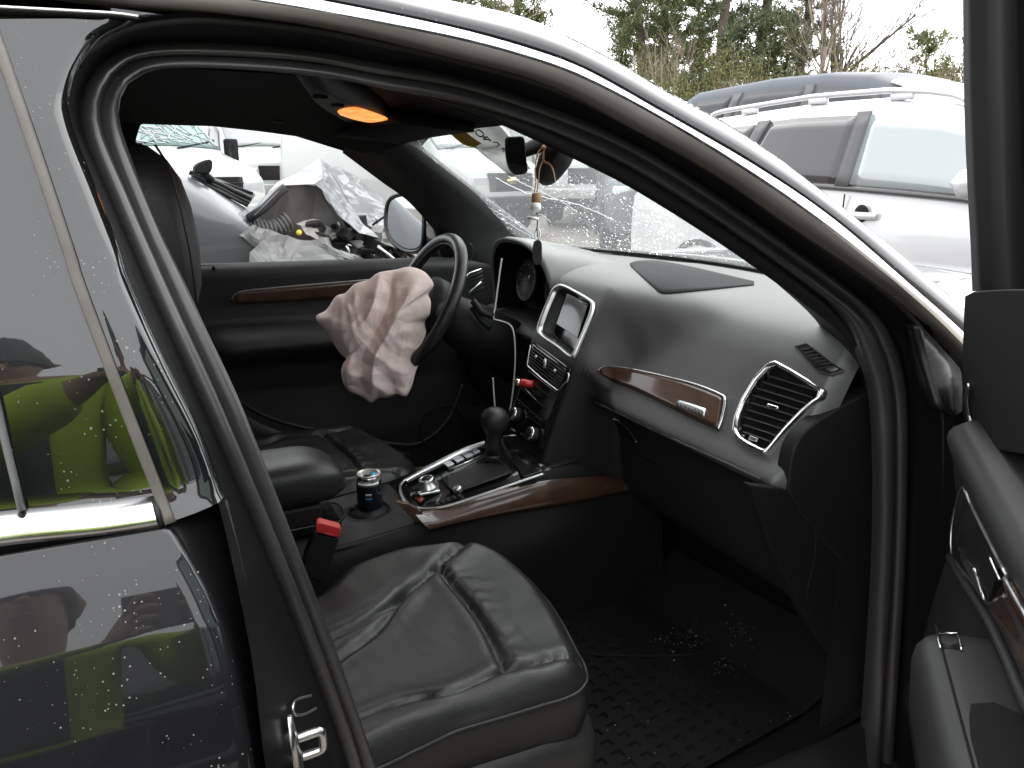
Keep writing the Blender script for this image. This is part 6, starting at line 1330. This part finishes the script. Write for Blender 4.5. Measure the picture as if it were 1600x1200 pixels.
for k in range(26):
    u, v, y = random.uniform(430, 640), random.uniform(350, 412), random.uniform(2.42, 2.8); P = [W(u, v, y)]
    for j in range(4): P.append(P[-1] + np.array([random.uniform(-0.09, 0.12), random.uniform(-0.05, 0.05), random.uniform(-0.08, 0.06)]))
    tube('torn_hose', spline(np.array(P), 14), random.choice((0.006, 0.009, 0.014)), [M['black'], M['dark'], M['satin']][k % 3], wk, k=6)
lathe('fluid_cap', [(0.002, 0.014), (0.012, 0.012), (0.014, 0.0), (0.012, -0.01)], W(467, 364, 2.45), (0.2, -0.8, 0.5), mat('yellow_cap', (0.65, 0.48, 0.03), 0.4), wk, 16)
tube('bare_strut', [W(u, v, 2.40) for u, v in ((590, 385), (610, 400), (628, 416))], 0.008, M['satin'], wk, k=6)
# ================================================================== trees beyond the yard
bark = mat('grey_brown_bark', (0.085, 0.068, 0.052), 0.9, var=0.4, vs=12, bump=0.6, bs=30, dist=0.02)
pale_bark = mat('pale_twig_bark', (0.25, 0.205, 0.16), 0.9, var=0.3, vs=10)
def leafmat(name, c, var=0.45):
    m = mat(name, c, 0.75, spec=0.2, var=var, vs=1.3); p = m.node_tree.nodes['Principled BSDF']; p.inputs['Subsurface Weight'].default_value = 0.0
    return m
pine_m = [leafmat('pine_needles', (0.12, 0.14, 0.065)), leafmat('blue_pine_needles', (0.105, 0.13, 0.072)), leafmat('light_pine_needles', (0.13, 0.15, 0.055))]
class Leafs:
    def __init__(s): s.V = []; s.F = []
    def card(s, p, d, n, l, w_):
        d = d / max(np.linalg.norm(d), 1e-6); sd_ = np.cross(d, n); sd_ /= max(np.linalg.norm(sd_), 1e-6); b = len(s.V)
        s.V += [p - sd_ * w_ * 0.4, p + d * l * 0.5 - sd_ * w_, p + d * l, p + d * l * 0.5 + sd_ * w_]; s.F.append((b, b + 1, b + 2, b + 3))
def rv(s=1.0): return rng.normal(size=3) * s
def pine(loc, H, seed, m, label, lean=0.0, crown0=0.18, spread=2.6, group='tall pines beyond the yard'):
    global rng
    rng = np.random.default_rng(seed); random.seed(seed)
    t = thing('pine_tree', label, 'tree', (*loc, gz(*loc) - 0.1), 0, group)
    P = [np.array([lean * (k / 10) ** 1.5 + 0.12 * math.sin(k + seed), 0.1 * math.cos(k * 1.3 + seed), H * k / 10]) for k in range(11)]
    parts = [tube_data(spline(np.array(P), 22), np.linspace(H * 0.017, 0.02, 22), 8)]; Lf = Leafs(); sp = spline(np.array(P), 60)
    z = H * crown0
    while z < H * 0.98:
        f = (z / H - crown0) / (1 - crown0); R = spread * (1 - f) ** 0.75 * (0.55 + 0.45 * min(1, f * 4)) + 0.25
        for k in range(random.choice((2, 3, 4))):
            if random.random() < 0.16: continue
            a = random.uniform(0, 6.283); r = R * random.uniform(0.5, 1.15); i = min(59, int(z / H * 59)); b0 = sp[i]; up = random.uniform(-0.05, 0.35) + 0.5 * f
            d = np.array([math.cos(a), math.sin(a), up]); B = [b0, b0 + d * r * 0.5 + [0, 0, -0.06 * r], b0 + d * r + [0, 0, 0.10 * r]]; B = spline(np.array(B), 6)
            parts.append(tube_data(B, np.linspace(0.035 * (1 - f) + 0.012, 0.006, 6), 4))
            for q in np.linspace(0.28, 1.0, max(4, int(r * 5.5))):
                p = even(B, 21)[int(q * 20)]
                for _ in range(random.choice((2, 3))):
                    o_ = p + np.array([random.gauss(0, 0.17), random.gauss(0, 0.17), random.gauss(0.05, 0.09)]) * (0.5 + 0.6 * q)
                    for _ in range(13): dd_ = rv() + d * 0.8 + [0, 0, 0.5]; Lf.card(o_ + rv(0.05), dd_, rv(), random.uniform(0.18, 0.34), random.uniform(0.016, 0.030))
        z += random.uniform(0.22, 0.42)
    V, F = join(*parts); obj('trunk', V, F, bark, t); obj('crown', Lf.V, Lf.F, m, t, smooth=False)
    return t
def bare(loc, H, seed, label, group, m=bark, nb=5, wide=0.5):
    random.seed(seed); parts = []; t = thing('bare_tree', label, 'tree', (*loc, gz(*loc) - 0.1), 0, group); tw = []
    def grow(p, d, l, r, lev):
        q = [p]; dd_ = d
        for _ in range(3): dd_ = dd_ + np.array([random.gauss(0, 0.13), random.gauss(0, 0.13), random.gauss(0.04, 0.06)]); dd_ /= np.linalg.norm(dd_); q.append(q[-1] + dd_ * l / 3)
        (parts if lev < 2 else tw).append(tube_data(q, np.linspace(r, r * 0.6, 4), 5 if lev < 2 else 3))
        if lev < 4:
            for _ in range(nb if lev < 3 else 3):
                k = random.uniform(0.3, 1); i = min(2, int(k * 3)); o_ = q[i] + (q[i + 1] - q[i]) * (k * 3 - i)
                e = dd_ + np.array([random.gauss(0, wide), random.gauss(0, wide), random.gauss(0.25, 0.25)]); e /= np.linalg.norm(e); grow(o_, e, l * random.uniform(0.42, 0.68), r * 0.45, lev + 1)
    grow(np.zeros(3), np.array([0, 0, 1.0]), H * 0.55, H * 0.012, 0)
    V, F = join(*parts); obj('trunk', V, F, m, t); V, F = join(*tw); obj('crown', V, F, m, t)
    return t
def shrub(loc, H, R, seed, m, label, group, stems=7):
    global rng
    rng = np.random.default_rng(seed); random.seed(seed); t = thing('shrub', label, 'shrub', (*loc, gz(*loc) - 0.1), 0, group); parts = []; Lf = Leafs()
    for k in range(stems):
        a = random.uniform(0, 6.283); e = np.array([math.cos(a) * R * random.uniform(0.2, 0.9), math.sin(a) * R * random.uniform(0.2, 0.9), H * random.uniform(0.7, 1.0)]); S_ = spline(np.array([[0, 0, 0], e * [0.35, 0.35, 0.5], e]), 8)
        parts.append(tube_data(S_, np.linspace(0.035, 0.006, 8), 4))
        for q in S_[2:]:
            for _ in range(int(16 + 10 * R)):
                p = q + np.array([random.gauss(0, 0.33), random.gauss(0, 0.33), random.gauss(0, 0.28)]) * (0.5 + R * 0.4)
                if p[2] < 0.1: continue
                for _ in range(5): Lf.card(p + rv(0.09), rv() + [0, 0, 0.9], rv(), random.uniform(0.07, 0.17), random.uniform(0.010, 0.022))
    for k in range(26):
        a = random.uniform(0, 6.283); r_ = random.uniform(0.1, 1.0) * R; h = H * random.uniform(0.6, 1.12); parts.append(tube_data(spline(np.array([[r_ * 0.5 * math.cos(a), r_ * 0.5 * math.sin(a), 0], [r_ * math.cos(a + 0.1), r_ * math.sin(a + 0.1), h * 0.6], [r_ * 1.2 * math.cos(a), r_ * 1.2 * math.sin(a), h]]), 6), np.linspace(0.016, 0.005, 6), 3))
    V, F = join(*parts); obj('trunk', V, F, pale_bark, t); obj('crown', Lf.V, Lf.F, m, t, smooth=False)
PL = 'tall dark green pine with open crown standing beyond the parked cars'
for i, (u, d, H, k, sp_) in enumerate([(985, 33, 15, 0, 1.9), (1022, 37, 16, 2, 1.9), (1108, 31, 15, 1, 2.0), (1165, 34, 17, 0, 2.1), (1222, 38, 15, 1, 2.0), (812, 34, 13, 2, 1.9), (745, 37, 14, 0, 2.2), (958, 42, 8, 2, 1.6), (690, 40, 15, 1, 2.4), (600, 42, 14, 0, 2.4), (1075, 40, 10, 2, 1.7)]):
    pine(polar(u, d), H, 100 + i, pine_m[k], PL, lean=0.3 * math.sin(i), crown0=0.12 + 0.05 * (i % 3), spread=sp_)
pine(polar(1408, 33), 5.4, 140, pine_m[2], 'short light green pine standing between bare bushes', spread=1.5, crown0=0.1, group=None)
BL = 'bare grey-brown tree with fine upright twigs beyond the parked cars'
for i, (u, d, H) in enumerate([(1252, 28, 8.4), (1285, 29, 7.6), (1235, 30, 8.8), (1455, 30, 5.6), (1485, 29, 6.4), (1512, 30, 6.0), (1350, 36, 5.2), (1062, 29, 5.6), (1046, 28, 5.2), (770, 32, 8), (1320, 36, 4.8)]):
    bare(polar(u, d), H, 200 + i, BL, 'bare trees beyond the yard', pale_bark if i in (0, 1, 7, 8, 9) else bark, 5, 0.42)
SL = 'loose olive green shrub in the row beyond the parked cars'
sm_ = [leafmat('olive_shrub_leaves', (0.125, 0.122, 0.045), 0.4), leafmat('yellow_green_shrub_leaves', (0.15, 0.145, 0.055), 0.4), leafmat('brown_dry_shrub_leaves', (0.15, 0.12, 0.09), 0.4)]
for i, (u, d, H, R, k) in enumerate([(1052, 27, 3.3, 1.4, 0), (1100, 28, 3.7, 1.4, 1), (1160, 27, 2.9, 1.6, 2), (1215, 27, 3.3, 1.7, 1), (1255, 28, 3.4, 1.7, 0), (1310, 25, 3.2, 1.6, 2), (1365, 25, 3.7, 1.8, 0), (1395, 26, 3.6, 1.6, 1), (1440, 25, 3.1, 1.6, 2), (1490, 25, 3.3, 1.6, 2), (1135, 29, 4.4, 1.6, 1), (1010, 27, 4.2, 1.6, 0), (1340, 29, 3.6, 1.8, 2), (1470, 30, 3.6, 1.8, 2), (1535, 26, 3.2, 1.7, 0), (1285, 30, 3.8, 1.8, 2)]):
    shrub(polar(u, d), H, R, 300 + i, sm_[k], ['loose olive green shrub in the row beyond the parked cars', 'loose yellow-green shrub in the row beyond the parked cars', 'dry brown shrub in the row beyond the parked cars'][k], ['olive shrubs', 'yellow-green shrubs', 'dry brown shrubs'][k] + ' beyond the yard')
# far wood that reads as one mass
random.seed(5); rng = np.random.default_rng(5); Lf = Leafs()
for k in range(5200):
    u, d = random.uniform(-300, 2000), random.uniform(44, 60); p = polar(u, d); h = random.uniform(0.2, 1) ** 0.8 * (3.6 + 1.6 * noise.noise(Vector((u * 0.01, 0, 0))))
    c = np.array([p[0], p[1], gz(*p) + h])
    for _ in range(5): Lf.card(c + rv(0.4), rv() + [0, 0, 0.8], rv(), random.uniform(0.4, 0.9), random.uniform(0.06, 0.14))
fw = obj('far_wood', Lf.V, Lf.F, leafmat('far_wood_leaves', (0.13, 0.115, 0.06), 0.5), None, smooth=False); tag(fw, 'low brown and green wood closing the view beyond the yard', 'wood', kind='stuff')
# ================================================================== the photographer, seen only mirrored in the rear door
pr = thing('person', 'person in a lime green safety jacket mirrored in the black rear door', 'person', (-0.60, -2.02, 0.0))
def skin(name, joints, edges, m, sub=2, root=0, parent=pr):
    me = bpy.data.meshes.new(name); me.from_pydata([j[:3] for j in joints], edges, []); o = bpy.data.objects.new(name, me); COL.objects.link(o); o.parent = parent
    o.modifiers.new('skin', 'SKIN'); sv = me.skin_vertices[0].data if me.skin_vertices else None
    if sv is None:
        bm = bmesh.new(); bm.from_mesh(me); bm.verts.layers.skin.verify(); bm.to_mesh(me); bm.free(); sv = me.skin_vertices[0].data
    for i, j in enumerate(joints): r_ = j[3]; sv[i].radius = (r_, j[4] if len(j) > 4 else r_); sv[i].use_root = (i == root)
    md = o.modifiers.new('sub', 'SUBSURF'); md.levels = sub; md.render_levels = sub
    dg = bpy.context.evaluated_depsgraph_get(); bpy.context.view_layer.update(); dg = bpy.context.evaluated_depsgraph_get()
    me2 = bpy.data.meshes.new_from_object(o.evaluated_get(dg)); o.modifiers.clear(); o.data = me2; me2.materials.clear(); me2.materials.append(m); me2.polygons.foreach_set('use_smooth', [True] * len(me2.polygons)); return o
skinm = mat('skin', (0.33, 0.19, 0.13), 0.55, var=0.1); hairm = mat('dark_hair', (0.012, 0.010, 0.009), 0.6, bump=0.8, bs=120); jack = mat('lime_safety_fabric', (0.36, 0.52, 0.02), 0.75, var=0.15, vs=8, bump=0.3, bs=40); vestd = mat('dark_work_shirt', (0.02, 0.022, 0.03), 0.8); trm = mat('dark_trousers', (0.03, 0.032, 0.04), 0.85)
# world offset of the phone relative to the person
ph = np.array([-0.33, -1.60, 1.345]) - np.array([-0.60, -2.02, 0.0])
J = [(0, 0, 0.90, 0.13, 0.10), (0, 0, 1.05, 0.135, 0.10), (0, 0.01, 1.25, 0.16, 0.105), (0, 0.0, 1.36, 0.11, 0.085), (0, 0.02, 1.43, 0.052), (0, 0.035, 1.50, 0.068, 0.075), (0, 0.045, 1.57, 0.078, 0.09), (0, 0.04, 1.64, 0.062, 0.075),
     (0.19, 0.0, 1.345, 0.058), (0.30, 0.06, 1.10, 0.045), (0.36, 0.27, 1.22, 0.036), (0.345, 0.37, 1.30, 0.028), (0.335, 0.40, 1.345, 0.030, 0.022),
     (-0.19, 0.0, 1.345, 0.058), (-0.30, 0.06, 1.10, 0.045), (-0.06, 0.27, 1.21, 0.036), (0.16, 0.36, 1.29, 0.028), (0.205, 0.39, 1.335, 0.030, 0.022),
     (0.10, 0, 0.80, 0.095), (0.11, 0.02, 0.48, 0.065), (0.11, -0.02, 0.10, 0.042), (0.11, 0.12, 0.045, 0.042, 0.035), (-0.10, 0, 0.80, 0.095), (-0.11, 0.02, 0.48, 0.065), (-0.11, -0.02, 0.10, 0.042), (-0.11, 0.12, 0.045, 0.042, 0.035)]
Ed = [(0, 1), (1, 2), (2, 3), (3, 4), (4, 5), (5, 6), (6, 7), (3, 8), (8, 9), (9, 10), (10, 11), (11, 12), (3, 13), (13, 14), (14, 15), (15, 16), (16, 17), (0, 18), (18, 19), (19, 20), (20, 21), (0, 22), (22, 23), (23, 24), (24, 25)]
# fingers round the phone, each its own bent chain out of the palm
for pi, sgn in ((12, -1), (17, 1)):
    px, py, pz_ = J[pi][:3]
    for k in range(4):
        z0 = pz_ + 0.028 - 0.019 * k; b = len(J); ln = (0.9, 1.0, 0.95, 0.75)[k]
        J += [(px + sgn * 0.012, py + 0.022, z0, 0.0095), (px + sgn * 0.022 * ln, py + 0.042, z0, 0.0085), (px + sgn * 0.052 * ln, py + 0.040, z0 - 0.004, 0.0078)]; Ed += [(pi, b), (b, b + 1), (b + 1, b + 2)]
    b = len(J); J += [(px + sgn * 0.018, py - 0.002, pz_ + 0.035, 0.0105), (px + sgn * 0.045, py + 0.006, pz_ + 0.05, 0.009)]; Ed += [(pi, b), (b, b + 1)]
skin('body', J, Ed, skinm, 2)
jj = [(x, y, z, r * 1.16 + 0.014, (J[i][4] if len(J[i]) > 4 else r) * 1.16 + 0.016) for i, (x, y, z, r) in enumerate([j[:4] for j in J[:18]]) if i not in (4, 5, 6, 7, 12, 17)]
mp_ = {o: n for n, o in enumerate([i for i in range(18) if i not in (4, 5, 6, 7, 12, 17)])}
skin('jacket', [(0, 0, 0.80, 0.155, 0.125)] + jj, [(0, 1)] + [(mp_[a] + 1, mp_[b] + 1) for a, b in Ed[:17] if a in mp_ and b in mp_], jack, 2)
kk = [0] + list(range(18, 26)); mq = {o: n for n, o in enumerate(kk[:1] + [18, 19, 20, 22, 23, 24])}
skin('trousers', [(J[o][0], J[o][1], J[o][2], J[o][3] * 1.1 + 0.012) for o in [0, 18, 19, 20, 22, 23, 24]], [(0, 1), (1, 2), (2, 3), (0, 4), (4, 5), (5, 6)], trm, 2)
# dark front of the jacket, collar, face and hair
loft('shirt_front', [[(x, 0.118 + 0.018 * math.cos(x * 12) - abs(z - 1.2) * 0.05, z) for x in np.linspace(-0.075, 0.075, 8)] for z in np.linspace(0.95, 1.36, 10)], vestd, pr, solid=0.01)
hv = []
for i in range(15):
    th_ = math.pi * 0.62 * i / 14
    for k in range(28):
        a = 2 * math.pi * k / 28; fwd = math.sin(a); cut = 0.0 if fwd < 0.2 else 0.30 * fwd
        t_ = th_ * (1 - cut); rr = 0.098 + 0.006 * noise.noise(Vector((math.cos(a) * 3, math.sin(a) * 3, t_ * 5)))
        hv.append((rr * 0.88 * math.sin(t_) * math.cos(a), 0.032 + rr * 1.05 * math.sin(t_) * math.sin(a), 1.595 + rr * 1.12 * math.cos(t_)))
obj('hair', hv, gridf(15, 28, True), hairm, pr)
tube('nose', [(0, 0.128, 1.60), (0, 0.150, 1.565), (0, 0.140, 1.552)], [0.008, 0.014, 0.012], skinm, pr, k=8)
for sgn in (-1, 1):
    lathe('eye', [(0.001, 0.012), (0.010, 0.008), (0.013, 0.0), (0.010, -0.006)], (sgn * 0.032, 0.125, 1.595), (0, 1, 0), vestd, pr, 12)
    tube('eyebrow', [(sgn * 0.014, 0.134, 1.612), (sgn * 0.046, 0.122, 1.614)], 0.005, hairm, pr, k=6)
    tube('ear', [(sgn * 0.080, 0.03, 1.605), (sgn * 0.090, 0.025, 1.585), (sgn * 0.082, 0.035, 1.555)], [0.010, 0.014, 0.008], skinm, pr, k=8)
tube('mouth', [(-0.024, 0.126, 1.527), (0, 0.136, 1.529), (0.024, 0.126, 1.527)], 0.005, mat('lips', (0.25, 0.10, 0.08), 0.5), pr, k=6)
phn = thing('phone', 'dark phone held up in both hands by the person in the lime jacket', 'phone', (-0.33, -1.612, 1.345))
box('phone_body', (0, 0, 0), (0.15, 0.009, 0.074), M['gloss'], phn, bevel=0.004)
